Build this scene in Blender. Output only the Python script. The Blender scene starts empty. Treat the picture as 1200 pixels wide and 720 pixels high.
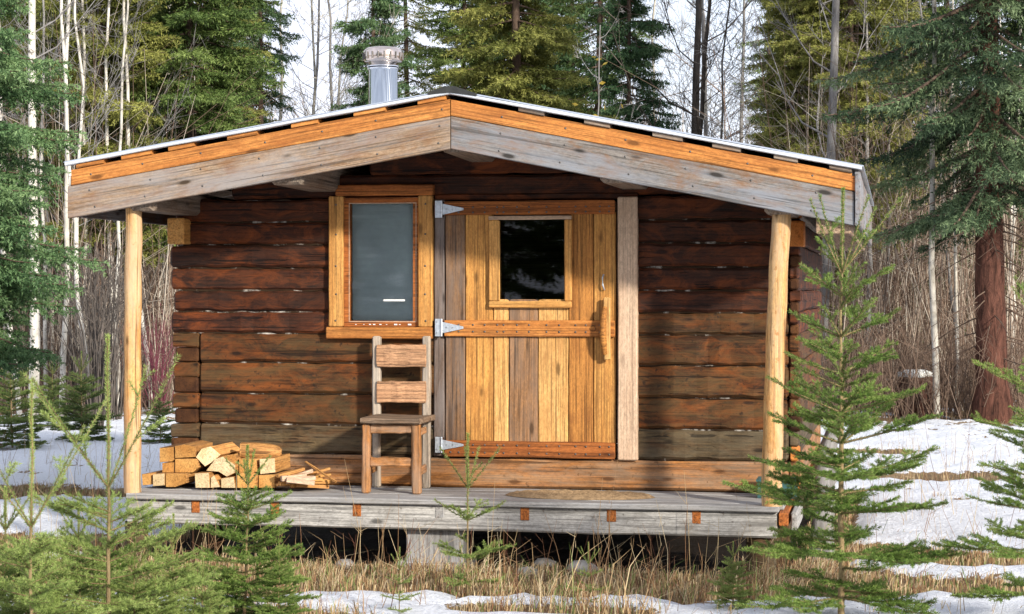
import bpy, math, random
import numpy as np
from mathutils import Vector, Matrix, noise
R = math.radians
random.seed(7)
SC = bpy.context.scene
COL = SC.collection

# ---------------------------------------------------------------- camera, sky, sun, exposure
F = 2320.0                      # focal length in photo pixels (1200 wide)
TH = R(11.0)
FWD = Vector((-math.sin(TH), math.cos(TH), 0)); RGT = Vector((math.cos(TH), math.sin(TH), 0))
CAM = Vector((2.503, -12.044, 1.60))
cd = bpy.data.cameras.new('camera'); cam = bpy.data.objects.new('camera', cd); COL.objects.link(cam)
cam.location = CAM; cam.rotation_euler = (math.pi/2, 0, TH)
cd.sensor_width = 36; cd.lens = F/1200*36; cd.shift_y = -20/1200; cd.clip_end = 2000; cd.clip_start = .1
SC.camera = cam

SUN_AZ, SUN_EL = 48.0, 21.0     # degrees to the right of the facade's outward normal, elevation
w = bpy.data.worlds.new('World'); SC.world = w; w.use_nodes = True
nt = w.node_tree; nt.nodes.clear()
sky = nt.nodes.new('ShaderNodeTexSky'); sky.sky_type = 'NISHITA'; sky.sun_disc = False
sky.sun_elevation = R(SUN_EL); sky.sun_rotation = R(180-SUN_AZ); sky.dust_density = 2.0; sky.ozone_density = 1.0
tc = nt.nodes.new('ShaderNodeTexCoord')
nz = nt.nodes.new('ShaderNodeTexNoise'); nz.inputs['Scale'].default_value = 3.0; nz.inputs['Detail'].default_value = 6
nt.links.new(tc.outputs['Generated'], nz.inputs['Vector'])
mr = nt.nodes.new('ShaderNodeMapRange'); mr.inputs[1].default_value = .3; mr.inputs[2].default_value = .6; mr.inputs[3].default_value = .62; mr.inputs[4].default_value = .95
nt.links.new(nz.outputs['Fac'], mr.inputs[0])
mx = nt.nodes.new('ShaderNodeMix'); mx.data_type = 'RGBA'
nt.links.new(mr.outputs[0], mx.inputs['Factor']); nt.links.new(sky.outputs[0], mx.inputs['A'])
mx.inputs['B'].default_value = (5.4, 5.7, 6.7, 1)      # thin bright overcast veil
bg = nt.nodes.new('ShaderNodeBackground'); bg.inputs['Strength'].default_value = .145
nt.links.new(mx.outputs['Result'], bg.inputs['Color'])
wo = nt.nodes.new('ShaderNodeOutputWorld'); nt.links.new(bg.outputs[0], wo.inputs[0])

sd = bpy.data.lights.new('sun', 'SUN'); sd.energy = 4.2; sd.angle = R(4.0); sd.color = (1, .93, .82)
so = bpy.data.objects.new('sun', sd); COL.objects.link(so)
sv = Vector((math.sin(R(SUN_AZ))*math.cos(R(SUN_EL)), -math.cos(R(SUN_AZ))*math.cos(R(SUN_EL)), math.sin(R(SUN_EL))))
so.rotation_euler = sv.to_track_quat('Z', 'Y').to_euler(); so.location = (20, -30, 25)
vs = SC.view_settings; vs.view_transform = 'Standard'; vs.look = 'None'; vs.exposure = 0.66; vs.gamma = 1
SC.cycles.max_bounces = 6; SC.cycles.diffuse_bounces = 3; SC.cycles.transparent_max_bounces = 12
SC.cycles.caustics_reflective = False; SC.cycles.caustics_refractive = False
SC.cycles.use_denoising = True; SC.cycles.denoiser = 'OPENIMAGEDENOISE'

# ---------------------------------------------------------------- helpers
def W(px, py, y):
    """photo pixel -> point of the vertical plane at depth y (used to take measurements)"""
    r = FWD + RGT*((px-600)/F) + Vector((0, 0, (340-py)/F))
    return CAM + r*((y-CAM.y)/r.y)
def G(px, d):
    p = CAM + (FWD + RGT*((px-600)/F))*d
    return Vector((p.x, p.y, 0))
WM = {}
def link(o, parent=None, world=None):
    COL.objects.link(o)
    world = world or Matrix.Identity(4)
    o.matrix_basis = world
    WM[o.name] = world
    if parent:
        o.parent = parent; o.matrix_parent_inverse = WM[parent.name].inverted()
    return o
def tag(o, label=None, cat=None, group=None, kind=None):
    if label: o['label'] = label
    if cat: o['category'] = cat
    if group: o['group'] = group
    if kind: o['kind'] = kind
    return o
def thing(name, label, cat, loc=(0, 0, 0), rz=0, group=None):
    o = bpy.data.objects.new(name, None); o.empty_display_size = .1
    link(o, None, Matrix.Translation(loc) @ Matrix.Rotation(rz, 4, 'Z'))
    return tag(o, label, cat, group)
def mesh_np(name, v, f):
    """numpy vertices (N,3) and equal-sided faces (M,k) -> mesh"""
    v = np.asarray(v, np.float32); f = np.asarray(f, np.int32); k = f.shape[1]
    me = bpy.data.meshes.new(name)
    me.vertices.add(len(v)); me.vertices.foreach_set('co', v.ravel())
    me.loops.add(f.size); me.loops.foreach_set('vertex_index', f.ravel())
    me.polygons.add(len(f)); me.polygons.foreach_set('loop_start', np.arange(0, f.size, k, dtype=np.int32))
    me.update(calc_edges=True)
    return me
def obj(name, me, mat, parent=None, world=None, smooth=False):
    o = bpy.data.objects.new(name, me)
    for m in (mat if isinstance(mat, (list, tuple)) else [mat]): me.materials.append(m)
    if smooth: me.polygons.foreach_set('use_smooth', [True]*len(me.polygons))
    return link(o, parent, world)
def frame(p0, p1, up=(0, 0, 1)):
    p0 = Vector(p0); p1 = Vector(p1); x = (p1-p0).normalized(); u = Vector(up)
    y = u.cross(x).normalized(); z = x.cross(y)
    m = Matrix((x, y, z)).transposed().to_4x4(); m.translation = p0
    return m
def loft(rings, close_ends=True):
    n = len(rings[0]); vs = [v for r in rings for v in r]; fs = []
    for i in range(len(rings)-1):
        for k in range(n):
            a = i*n+k; b = i*n+(k+1) % n; fs.append((a, a+n, b+n, b))
    if close_ends:
        fs.append(tuple(range(n))); fs.append(tuple(reversed(range((len(rings)-1)*n, len(rings)*n))))
    return vs, fs
BEAMN = [0]
def beam(name, p0, p1, w, h, mat, parent=None, jit=.003, n=6, bev=.006, up=(0, 0, 1), seed=None):
    """bevelled timber: p0->p1 is the centre line, w across (local y), h tall (local z)"""
    m = frame(p0, p1, up); L = (Vector(p1)-Vector(p0)).length
    BEAMN[0] += 1; rr = random.Random(seed if seed is not None else BEAMN[0])
    a, b = w/2, h/2; bev = min(bev, a*.45, b*.45)
    sec = [(-a+bev, -b), (a-bev, -b), (a, -b+bev), (a, b-bev), (a-bev, b), (-a+bev, b), (-a, b-bev), (-a, -b+bev)]
    rings = []
    xs = [0, bev] + [L*(i+1)/(n+1) for i in range(n)] + [L-bev, L]
    for i, x in enumerate(xs):
        s = 1 if 0 < i < len(xs)-1 else 1-bev/max(min(a, b), .01)*.8
        j1, j2, j3, j4 = [rr.uniform(-jit, jit) for _ in range(4)]
        rings.append([(x, y*s+(j1 if y > 0 else j2), z*s+(j3 if z > 0 else j4)) for y, z in sec])
    v, f = loft(rings)
    me = bpy.data.meshes.new(name); me.from_pydata(v, [], [q[::-1] for q in f]); me.update()
    return obj(name, me, mat, parent, m)
def xboard(name, x0, x1, z0, z1, y0, y1, mat, parent, **k):
    """board running along world x; grain along x"""
    return beam(name, (x0, (y0+y1)/2, (z0+z1)/2), (x1, (y0+y1)/2, (z0+z1)/2), abs(y1-y0), z1-z0, mat, parent, **k)
def zboard(name, x0, x1, z0, z1, y0, y1, mat, parent, **k):
    """board standing upright; grain along z"""
    return beam(name, ((x0+x1)/2, (y0+y1)/2, z0), ((x0+x1)/2, (y0+y1)/2, z1), x1-x0, abs(y1-y0), mat, parent, up=(0, -1, 0), **k)
def yboard(name, x0, x1, z0, z1, y0, y1, mat, parent, **k):
    return beam(name, ((x0+x1)/2, y0, (z0+z1)/2), ((x0+x1)/2, y1, (z0+z1)/2), x1-x0, z1-z0, mat, parent, **k)
def slab(name, pa, pb, hgt, y0, y1, mat, parent, jit=.002, n=8):
    """sloping board with plumb-cut ends: pa, pb = (x,z) of the top edge, hgt downwards; local x follows the slope"""
    ang = math.atan2(pb[1]-pa[1], pb[0]-pa[0])
    m = Matrix.Translation((pa[0], 0, pa[1])) @ Matrix.Rotation(-ang, 4, 'Y'); mi = m.inverted()
    rings = []; rr = random.Random(int(abs(pa[0]*977+pb[0]*331+hgt*7919)))
    for i in range(n+1):
        t = i/n; x = pa[0]+(pb[0]-pa[0])*t; z = pa[1]+(pb[1]-pa[1])*t
        d = [rr.uniform(-jit, jit) for _ in range(3)]; e = .004
        q = [(x, y0, z-e+d[0]), (x, y0+e, z+d[0]), (x, y1, z+d[0]), (x, y1, z-hgt+d[1]), (x, y0+e, z-hgt+d[1]), (x, y0, z-hgt+e+d[1])]
        rings.append([tuple(mi @ Vector(c)) for c in q])
    v, f = loft(rings)
    me = bpy.data.meshes.new(name); me.from_pydata(v, [], f); me.update()
    return obj(name, me, mat, parent, m)
def tube_arrays(pts, rad, sides=6, jit=0, rng=None, cap=True):
    P = np.array(pts, float); n = len(P); T = np.gradient(P, axis=0); T /= np.linalg.norm(T, axis=1)[:, None]+1e-9
    ref = np.array([0, 0, 1.]) if abs(T[:, 2]).mean() < .85 else np.array([1., 0, 0])
    A = np.cross(T, ref); A /= np.linalg.norm(A, axis=1)[:, None]+1e-9; B = np.cross(T, A)
    an = np.linspace(0, 2*math.pi, sides, endpoint=False)
    rr = np.array(rad)[:, None]*np.ones((1, sides))
    if jit: rr = rr*(1+(rng or np.random.default_rng(1)).uniform(-jit, jit, rr.shape))
    V = P[:, None, :]+rr[:, :, None]*(np.cos(an)[None, :, None]*A[:, None, :]+np.sin(an)[None, :, None]*B[:, None, :])
    idx = np.arange(n*sides).reshape(n, sides); a = idx[:-1]; b = np.roll(a, -1, 1); c = np.roll(idx[1:], -1, 1); d = idx[1:]
    Fc = np.stack([a, b, c, d], -1).reshape(-1, 4)
    return V.reshape(-1, 3), Fc
class Tubes:
    def __init__(s): s.v = []; s.f = []; s.n = 0
    def add(s, pts, rad, sides=5, **k):
        v, f = tube_arrays(pts, rad, sides, **k); s.v.append(v); s.f.append(f+s.n); s.n += len(v)
    def mesh(s, name): return mesh_np(name, np.concatenate(s.v), np.concatenate(s.f))
def attr(me, name, vals):
    a = me.attributes.new(name, 'FLOAT', 'POINT'); a.data.foreach_set('value', np.asarray(vals, np.float32))
def smooth_mesh(me): me.polygons.foreach_set('use_smooth', [True]*len(me.polygons)); return me

# ---------------------------------------------------------------- materials
def M(name):
    m = bpy.data.materials.new(name); m.use_nodes = True
    return m, m.node_tree, m.node_tree.nodes['Principled BSDF']
def N(t, kind, **k):
    n = t.nodes.new('ShaderNode'+kind)
    for a, b in k.items():
        if a in n.inputs: n.inputs[a].default_value = b
        else: setattr(n, a, b)
    return n
def ramp(t, src, stops, interp='LINEAR'):
    r = t.nodes.new('ShaderNodeValToRGB'); r.color_ramp.interpolation = interp
    while len(r.color_ramp.elements) < len(stops): r.color_ramp.elements.new(.5)
    for e, (p, c) in zip(r.color_ramp.elements, stops):
        e.position = p; e.color = (c, c, c, 1) if isinstance(c, (int, float)) else (*c, 1)
    t.links.new(src, r.inputs[0]); return r.outputs[0]
def mixc(t, fac, a, b, mode='MIX'):
    n = t.nodes.new('ShaderNodeMix'); n.data_type = 'RGBA'; n.blend_type = mode
    for s, v in (('Factor', fac), ('A', a), ('B', b)):
        if hasattr(v, 'is_output'): t.links.new(v, n.inputs[s])
        elif s == 'Factor': n.inputs[s].default_value = v
        else: n.inputs[s].default_value = (*v, 1)
    return n.outputs['Result']
def rand_coord(t, scale, axis_coord='Object'):
    tcn = N(t, 'TexCoord'); oi = N(t, 'ObjectInfo')
    mul = N(t, 'VectorMath', operation='SCALE'); mul.inputs[0].default_value = (37, 53, 71); t.links.new(oi.outputs['Random'], mul.inputs['Scale'])
    add = N(t, 'VectorMath', operation='ADD'); t.links.new(tcn.outputs[axis_coord], add.inputs[0]); t.links.new(mul.outputs[0], add.inputs[1])
    mp = N(t, 'Mapping'); mp.inputs['Scale'].default_value = scale; t.links.new(add.outputs[0], mp.inputs['Vector'])
    return mp.outputs[0], add.outputs[0], oi.outputs['Random']
def wood(name, c1, c2, stain, stain_amt=.5, dark=.45, vary=.25, rough=.75, knots=.8, bump=.35, grey=None, grey_amt=0, cracks=.5, spot=None):
    """sawn timber, grain along local x"""
    m, t, b = M(name)
    g, raw, rnd = rand_coord(t, (1.1, 16, 16))
    n1 = N(t, 'TexNoise', Scale=1.0, Detail=7, Roughness=.65, Distortion=.6); t.links.new(g, n1.inputs['Vector'])
    col = ramp(t, n1.outputs['Fac'], [(.3, c1), (.7, c2)])
    mp2 = N(t, 'Mapping'); mp2.inputs['Scale'].default_value = (1.6, 90, 90); t.links.new(raw, mp2.inputs['Vector'])
    n2 = N(t, 'TexNoise', Scale=1.0, Detail=4, Roughness=.7); t.links.new(mp2.outputs[0], n2.inputs['Vector'])
    fine = ramp(t, n2.outputs['Fac'], [(.36, 1-min(.85, dark*1.5)), (.54, 1.05)])
    col = mixc(t, 1, col, fine, 'MULTIPLY')
    n7 = N(t, 'TexNoise', Scale=1.0, Detail=6, Roughness=.8); mp7 = N(t, 'Mapping'); mp7.inputs['Scale'].default_value = (38, 95, 95); t.links.new(raw, mp7.inputs['Vector']); t.links.new(mp7.outputs[0], n7.inputs['Vector'])
    col = mixc(t, 1, col, ramp(t, n7.outputs['Fac'], [(.33, .62), (.6, 1.12)]), 'MULTIPLY')
    mp3 = N(t, 'Mapping'); mp3.inputs['Scale'].default_value = (3.2, 7, 7); t.links.new(raw, mp3.inputs['Vector'])
    n3 = N(t, 'TexNoise', Scale=1.3, Detail=9, Roughness=.72, Distortion=.8); t.links.new(mp3.outputs[0], n3.inputs['Vector'])
    st = ramp(t, n3.outputs['Fac'], [(.46, 0), (.66, stain_amt)])
    col = mixc(t, st, col, stain)
    if grey:
        mp5 = N(t, 'Mapping'); mp5.inputs['Scale'].default_value = (1.3, 7, 7); mp5.inputs['Location'].default_value = (9, 4, 2); t.links.new(raw, mp5.inputs['Vector'])
        n5 = N(t, 'TexNoise', Scale=1.0, Detail=9, Roughness=.75, Distortion=.5); t.links.new(mp5.outputs[0], n5.inputs['Vector'])
        col = mixc(t, ramp(t, n5.outputs['Fac'], [(.42, 0), (.62, grey_amt)]), col, grey)
    if spot:
        n6 = N(t, 'TexNoise', Scale=26.0, Detail=3, Roughness=.6); t.links.new(raw, n6.inputs['Vector'])
        col = mixc(t, ramp(t, n6.outputs['Fac'], [(.62, 0), (.7, .8)]), col, spot)
    mp4 = N(t, 'Mapping'); mp4.inputs['Scale'].default_value = (3.2, 10, 10); t.links.new(raw, mp4.inputs['Vector'])
    vo = N(t, 'TexVoronoi', Scale=1.0); vo.inputs['Randomness'].default_value = 1; t.links.new(mp4.outputs[0], vo.inputs['Vector'])
    kn = ramp(t, vo.outputs['Distance'], [(.09, knots), (.15, knots*.25), (.2, 0)])
    kd = tuple(x*.22 for x in c1)
    col = mixc(t, kn, col, kd)
    mpc = N(t, 'Mapping'); mpc.inputs['Scale'].default_value = (1.0, 42, 42); mpc.inputs['Location'].default_value = (3, 1, 7); t.links.new(raw, mpc.inputs['Vector'])
    nc = N(t, 'TexNoise', Scale=1.0, Detail=2, Roughness=.5, Distortion=.3); t.links.new(mpc.outputs[0], nc.inputs['Vector'])
    ck = ramp(t, nc.outputs['Fac'], [(.33, cracks), (.365, 0)])
    col = mixc(t, ck, col, tuple(x*.15 for x in c1))
    hs = N(t, 'HueSaturation'); mr_ = N(t, 'MapRange'); mr_.inputs[3].default_value = 1-vary; mr_.inputs[4].default_value = 1+vary
    t.links.new(rnd, mr_.inputs[0]); t.links.new(mr_.outputs[0], hs.inputs['Value']); t.links.new(col, hs.inputs['Color'])
    t.links.new(hs.outputs[0], b.inputs['Base Color'])
    b.inputs['Roughness'].default_value = rough; b.inputs['Specular IOR Level'].default_value = .25
    ad = N(t, 'Math', operation='ADD'); t.links.new(n2.outputs['Fac'], ad.inputs[0]); t.links.new(n1.outputs['Fac'], ad.inputs[1])
    sb = N(t, 'Math', operation='SUBTRACT'); t.links.new(ad.outputs[0], sb.inputs[0]); t.links.new(ck, sb.inputs[1])
    bp = N(t, 'Bump', Strength=bump, Distance=.006); t.links.new(sb.outputs[0], bp.inputs['Height']); t.links.new(bp.outputs[0], b.inputs['Normal'])
    return m
def plain(name, col, rough=.6, metal=0, nscale=12, amt=.25, bump=.1, spec=.4, col2=None, lo=.35, hi=.65):
    m, t, b = M(name); g, raw, rnd = rand_coord(t, (1, 1, 1))
    n1 = N(t, 'TexNoise', Scale=nscale, Detail=6, Roughness=.65); t.links.new(g, n1.inputs['Vector'])
    c2 = col2 or tuple(c*(1-amt) for c in col)
    t.links.new(ramp(t, n1.outputs['Fac'], [(lo, c2), (hi, col)]), b.inputs['Base Color'])
    b.inputs['Roughness'].default_value = rough; b.inputs['Metallic'].default_value = metal; b.inputs['Specular IOR Level'].default_value = spec
    if bump:
        bp = N(t, 'Bump', Strength=bump, Distance=.01); t.links.new(n1.outputs['Fac'], bp.inputs['Height']); t.links.new(bp.outputs[0], b.inputs['Normal'])
    return m
def endgrain(name, c1, c2):
    m, t, b = M(name); g, raw, rnd = rand_coord(t, (1, 1, 1))
    n1 = N(t, 'TexNoise', Scale=55, Detail=6, Roughness=.8, Distortion=1.5); t.links.new(raw, n1.inputs['Vector'])
    n2 = N(t, 'TexNoise', Scale=6, Detail=3); t.links.new(raw, n2.inputs['Vector'])
    col = ramp(t, n2.outputs['Fac'], [(.35, c1), (.65, c2)])
    col = mixc(t, 1, col, ramp(t, n1.outputs['Fac'], [(.36, .42), (.55, 1.05)]), 'MULTIPLY')
    hs = N(t, 'HueSaturation'); mr_ = N(t, 'MapRange'); mr_.inputs[3].default_value = .75; mr_.inputs[4].default_value = 1.2
    t.links.new(rnd, mr_.inputs[0]); t.links.new(mr_.outputs[0], hs.inputs['Value']); t.links.new(col, hs.inputs['Color'])
    t.links.new(hs.outputs[0], b.inputs['Base Color']); b.inputs['Roughness'].default_value = .8; b.inputs['Specular IOR Level'].default_value = .2
    bp = N(t, 'Bump', Strength=.4, Distance=.004); t.links.new(n1.outputs['Fac'], bp.inputs['Height']); t.links.new(bp.outputs[0], b.inputs['Normal'])
    return m
def foliage(name, dark, mid, light, transl=.25, tintshift=0.0):
    m, t, b = M(name)
    at = N(t, 'Attribute', attribute_name='tint'); oi = N(t, 'ObjectInfo')
    ad = N(t, 'Math', operation='ADD'); t.links.new(at.outputs['Fac'], ad.inputs[0])
    mm = N(t, 'MapRange'); mm.inputs[3].default_value = -.12+tintshift; mm.inputs[4].default_value = .12+tintshift; t.links.new(oi.outputs['Random'], mm.inputs[0]); t.links.new(mm.outputs[0], ad.inputs[1])
    col = ramp(t, ad.outputs[0], [(.1, dark), (.5, mid), (.95, light)])
    t.links.new(col, b.inputs['Base Color']); b.inputs['Roughness'].default_value = .6; b.inputs['Specular IOR Level'].default_value = .25
    tr = N(t, 'BsdfTranslucent'); t.links.new(col, tr.inputs['Color'])
    ms = N(t, 'MixShader'); ms.inputs[0].default_value = transl; t.links.new(b.outputs[0], ms.inputs[1]); t.links.new(tr.outputs[0], ms.inputs[2])
    t.links.new(ms.outputs[0], t.nodes['Material Output'].inputs['Surface'])
    return m
def tinted(name, stops, rough=.8):
    m, t, b = M(name); at = N(t, 'Attribute', attribute_name='tint')
    t.links.new(ramp(t, at.outputs['Fac'], stops), b.inputs['Base Color']); b.inputs['Roughness'].default_value = rough; b.inputs['Specular IOR Level'].default_value = .15
    return m
def bark(name, c1, c2, sc=(14, 14, 3), bump=.8, marks=None, dist=.02, seedvar=.2):
    m, t, b = M(name); g, raw, rnd = rand_coord(t, sc)
    n1 = N(t, 'TexNoise', Scale=1.0, Detail=6, Roughness=.7, Distortion=.8); t.links.new(g, n1.inputs['Vector'])
    col = ramp(t, n1.outputs['Fac'], [(.34, c1), (.62, c2)])
    if marks:
        mp = N(t, 'Mapping'); mp.inputs['Scale'].default_value = (9, 9, 16); t.links.new(raw, mp.inputs['Vector'])
        n2 = N(t, 'TexNoise', Scale=1.0, Detail=3, Roughness=.6); t.links.new(mp.outputs[0], n2.inputs['Vector'])
        col = mixc(t, ramp(t, n2.outputs['Fac'], [(.6, 0), (.68, .85)]), col, marks)
    hs = N(t, 'HueSaturation'); mr_ = N(t, 'MapRange'); mr_.inputs[3].default_value = 1-seedvar; mr_.inputs[4].default_value = 1+seedvar
    t.links.new(rnd, mr_.inputs[0]); t.links.new(mr_.outputs[0], hs.inputs['Value']); t.links.new(col, hs.inputs['Color'])
    t.links.new(hs.outputs[0], b.inputs['Base Color']); b.inputs['Roughness'].default_value = .9; b.inputs['Specular IOR Level'].default_value = .1
    bp = N(t, 'Bump', Strength=bump, Distance=dist); t.links.new(n1.outputs['Fac'], bp.inputs['Height']); t.links.new(bp.outputs[0], b.inputs['Normal'])
    return m
def glass(name, rough=.01, tint=(1, 1, 1), ior=1.45):
    m, t, b = M(name); t.nodes.remove(b)
    gl = N(t, 'BsdfGlossy', Roughness=rough); tr = N(t, 'BsdfTransparent', Color=(*tint, 1)); fr = N(t, 'Fresnel', IOR=ior)
    ms = N(t, 'MixShader'); t.links.new(fr.outputs[0], ms.inputs[0]); t.links.new(tr.outputs[0], ms.inputs[1]); t.links.new(gl.outputs[0], ms.inputs[2])
    t.links.new(ms.outputs[0], t.nodes['Material Output'].inputs['Surface'])
    return m

ORANGE = wood('fresh_orange_timber', (.38, .135, .028), (.58, .25, .065), (.26, .085, .02), .7, vary=.12, knots=.8)
ORANGE_D = wood('red_orange_timber', (.30, .085, .018), (.44, .15, .035), (.20, .06, .015), .5, vary=.12)
PLANK = [wood('door_plank_brown', (.15, .08, .04), (.27, .14, .06), (.10, .06, .04), .6, vary=.05, grey=(.17, .14, .12), grey_amt=.6),
         wood('door_plank_orange', (.46, .20, .045), (.64, .33, .09), (.27, .11, .03), .65, vary=.06),
         wood('door_plank_yellow', (.56, .29, .085), (.72, .43, .16), (.38, .17, .05), .55, vary=.06),
         wood('door_plank_weathered', (.22, .11, .05), (.38, .19, .075), (.15, .085, .05), .7, vary=.05, grey=(.22, .17, .13), grey_amt=.5),
         wood('door_plank_amber', (.38, .155, .035), (.52, .23, .055), (.22, .08, .02), .6, vary=.06)]
GREYW = wood('weathered_fascia', (.15, .13, .112), (.26, .235, .21), (.20, .09, .03), .8, dark=.45, vary=.05, knots=1, bump=.4, grey=(.215, .23, .255), grey_amt=.9)
GREYL = wood('weathered_brown_fascia', (.22, .14, .08), (.36, .255, .165), (.18, .08, .03), .8, dark=.45, vary=.05, knots=1, bump=.4, grey=(.27, .26, .255), grey_amt=.7)
DECKW = wood('weathered_deck', (.28, .26, .24), (.42, .40, .37), (.16, .145, .125), .5, dark=.4, vary=.12, knots=.6, grey=(.34, .34, .34), grey_amt=.7)
BEAMW = wood('weathered_rim_beam', (.36, .34, .31), (.52, .50, .46), (.17, .155, .135), .6, dark=.4, vary=.06, knots=.9, spot=(.13, .11, .09))
PALE = wood('pale_planed_timber', (.46, .31, .20), (.60, .44, .31), (.42, .26, .16), .3, dark=.2, vary=.05, knots=.4, bump=.15, cracks=.2)
TRIM = wood('window_trim_timber', (.48, .21, .05), (.66, .36, .11), (.34, .14, .035), .35, dark=.3, vary=.1, knots=.7)
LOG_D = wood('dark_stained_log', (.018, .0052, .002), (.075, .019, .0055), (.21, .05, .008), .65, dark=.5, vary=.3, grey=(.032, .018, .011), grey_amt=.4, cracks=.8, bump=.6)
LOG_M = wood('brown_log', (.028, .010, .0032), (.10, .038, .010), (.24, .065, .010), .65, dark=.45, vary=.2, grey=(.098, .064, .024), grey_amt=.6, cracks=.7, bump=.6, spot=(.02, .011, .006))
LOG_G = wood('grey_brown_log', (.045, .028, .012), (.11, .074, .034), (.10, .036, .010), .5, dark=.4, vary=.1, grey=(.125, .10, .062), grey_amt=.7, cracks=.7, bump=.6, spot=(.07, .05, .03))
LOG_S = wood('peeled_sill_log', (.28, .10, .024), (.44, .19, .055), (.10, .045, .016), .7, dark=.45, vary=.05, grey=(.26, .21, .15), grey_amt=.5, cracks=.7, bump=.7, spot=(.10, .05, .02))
END_D = endgrain('dark_log_end', (.035, .013, .005), (.085, .034, .011))
END_O = endgrain('orange_log_end', (.48, .15, .03), (.62, .24, .06))
POSTM = wood('peeled_post', (.50, .26, .085), (.66, .39, .15), (.42, .16, .035), .75, dark=.4, vary=.05, knots=1, bump=.35, cracks=.6, grey=(.52, .40, .26), grey_amt=.6, spot=(.34, .15, .045))
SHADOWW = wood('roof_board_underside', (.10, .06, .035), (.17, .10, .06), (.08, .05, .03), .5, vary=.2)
PURLIN = wood('purlin_timber', (.20, .155, .115), (.30, .24, .185), (.2, .11, .06), .5, vary=.15)
CHINK = plain('chinking', (.50, .46, .40), .9, nscale=9, col2=(.03, .018, .01), spec=.1, lo=.54, hi=.72)
ROOFM = plain('galvanised_sheet', (.62, .66, .70), .38, .85, 5, .2, .03)
DRIP = plain('pale_metal_flashing', (.72, .76, .80), .4, .4, 8, .12, .02)
TAR = plain('black_ridge_felt', (.03, .032, .03), .8, 0, 20, .4, .3)
STEEL = plain('polished_flue_steel', (.72, .74, .77), .05, 1.0, 4, .06, .0)
CAPM = plain('heat_tinted_cap', (.78, .66, .58), .14, 1.0, 9, .35, .1)
HINGE = plain('galvanised_hinge', (.62, .67, .72), .4, .6, 60, .3, .2)
IRON = plain('dark_iron', (.16, .15, .14), .5, .8, 30, .4, .2)
CHAIRW = wood('old_chair_timber', (.36, .27, .19), (.52, .42, .32), (.28, .22, .17), .6, vary=.12, grey=(.36, .33, .28), grey_amt=.7)
SLATW = wood('chair_slat_timber', (.42, .22, .11), (.55, .32, .18), (.34, .17, .09), .4, vary=.06, knots=.4)
LEGW = wood('chair_leg_timber', (.30, .12, .035), (.45, .2, .065), (.2, .1, .04), .6, vary=.12, grey=(.34, .28, .22), grey_amt=.5)
SEATW = wood('grey_seat_timber', (.17, .115, .075), (.29, .205, .14), (.16, .09, .045), .5, vary=.05)
FIREW = wood('split_firewood_side', (.44, .20, .055), (.60, .32, .11), (.30, .12, .035), .5, vary=.22, bump=.6)
FIREE = endgrain('split_firewood_end', (.62, .44, .22), (.76, .60, .36))
FIREO = endgrain('aged_firewood_end', (.48, .22, .055), (.62, .33, .1))
BARKF = bark('firewood_bark', (.10, .05, .025), (.24, .12, .05), (8, 30, 30))
MAT = plain('woven_jute', (.30, .20, .11), .95, 0, 40, .45, .5, .1)
TEAL = plain('faded_teal_plastic', (.035, .10, .10), .5, 0, 10, .3, .05)
CURT = plain('blue_grey_blind', (.34, .42, .42), .95, 0, 3, .25, .05, .1)
WHITE = plain('white_paint', (.78, .78, .74), .6, 0, 30, .12, .05)
ROCK = plain('grey_stone', (.34, .32, .29), .9, 0, 9, .5, .6, .2)
GLASS = glass('window_glass', .02); GLASSD = glass('door_glass', .015, (.75, .78, .8))
B_ASPEN = bark('aspen_bark', (.32, .29, .24), (.62, .59, .52), (5, 5, 2.5), .3, (.07, .06, .05))
B_GREY = bark('grey_trunk_bark', (.13, .12, .11), (.27, .26, .25), (14, 14, 3))
B_DARK = bark('dark_trunk_bark', (.05, .045, .04), (.12, .10, .085), (14, 14, 3))
B_RED = bark('red_spruce_bark', (.03, .016, .012), (.15, .066, .046), (13, 13, 3.5), 1.0, None, .06, .05)
B_SPR = bark('spruce_bark', (.07, .05, .04), (.16, .11, .08), (14, 14, 4))
B_SAP = bark('sapling_bark', (.16, .11, .055), (.28, .21, .11), (30, 30, 10))
B_DOG = bark('dogwood_bark', (.13, .035, .05), (.26, .08, .11), (6, 6, 3), .2)
B_TWIG = tinted('thicket_twigs', [(0, (.075, .048, .036)), (.5, (.21, .145, .105)), (1, (.48, .42, .34))])
F_BLUE = foliage('blue_green_needles', (.020, .050, .024), (.072, .145, .062), (.20, .30, .13), tintshift=.06)
F_GRN = foliage('green_needles', (.022, .044, .012), (.088, .145, .036), (.23, .30, .085), tintshift=.08)
F_OLV = foliage('olive_needles', (.045, .055, .012), (.15, .17, .038), (.34, .34, .09), tintshift=.08)
F_SAP = foliage('sapling_needles', (.04, .08, .014), (.14, .225, .042), (.33, .40, .11))
F_SAPY = foliage('pale_sapling_needles', (.06, .09, .018), (.17, .24, .055), (.36, .43, .13), tintshift=.04)
F_EDGE = foliage('fresh_spruce_needles', (.026, .06, .025), (.095, .18, .07), (.24, .35, .15), tintshift=.08)
F_BIG = foliage('dark_spruce_needles', (.012, .026, .013), (.052, .092, .042), (.20, .27, .13), tintshift=.05)
F_LEAF = foliage('yellow_leaves', (.3, .2, .03), (.45, .34, .06), (.55, .45, .12))
GRASS = tinted('dry_grass', [(0, (.11, .04, .028)), (.25, (.24, .13, .065)), (.55, (.40, .29, .15)), (.85, (.56, .47, .31)), (.96, (.62, .56, .42)), (1, (.13, .19, .05))])

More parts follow.
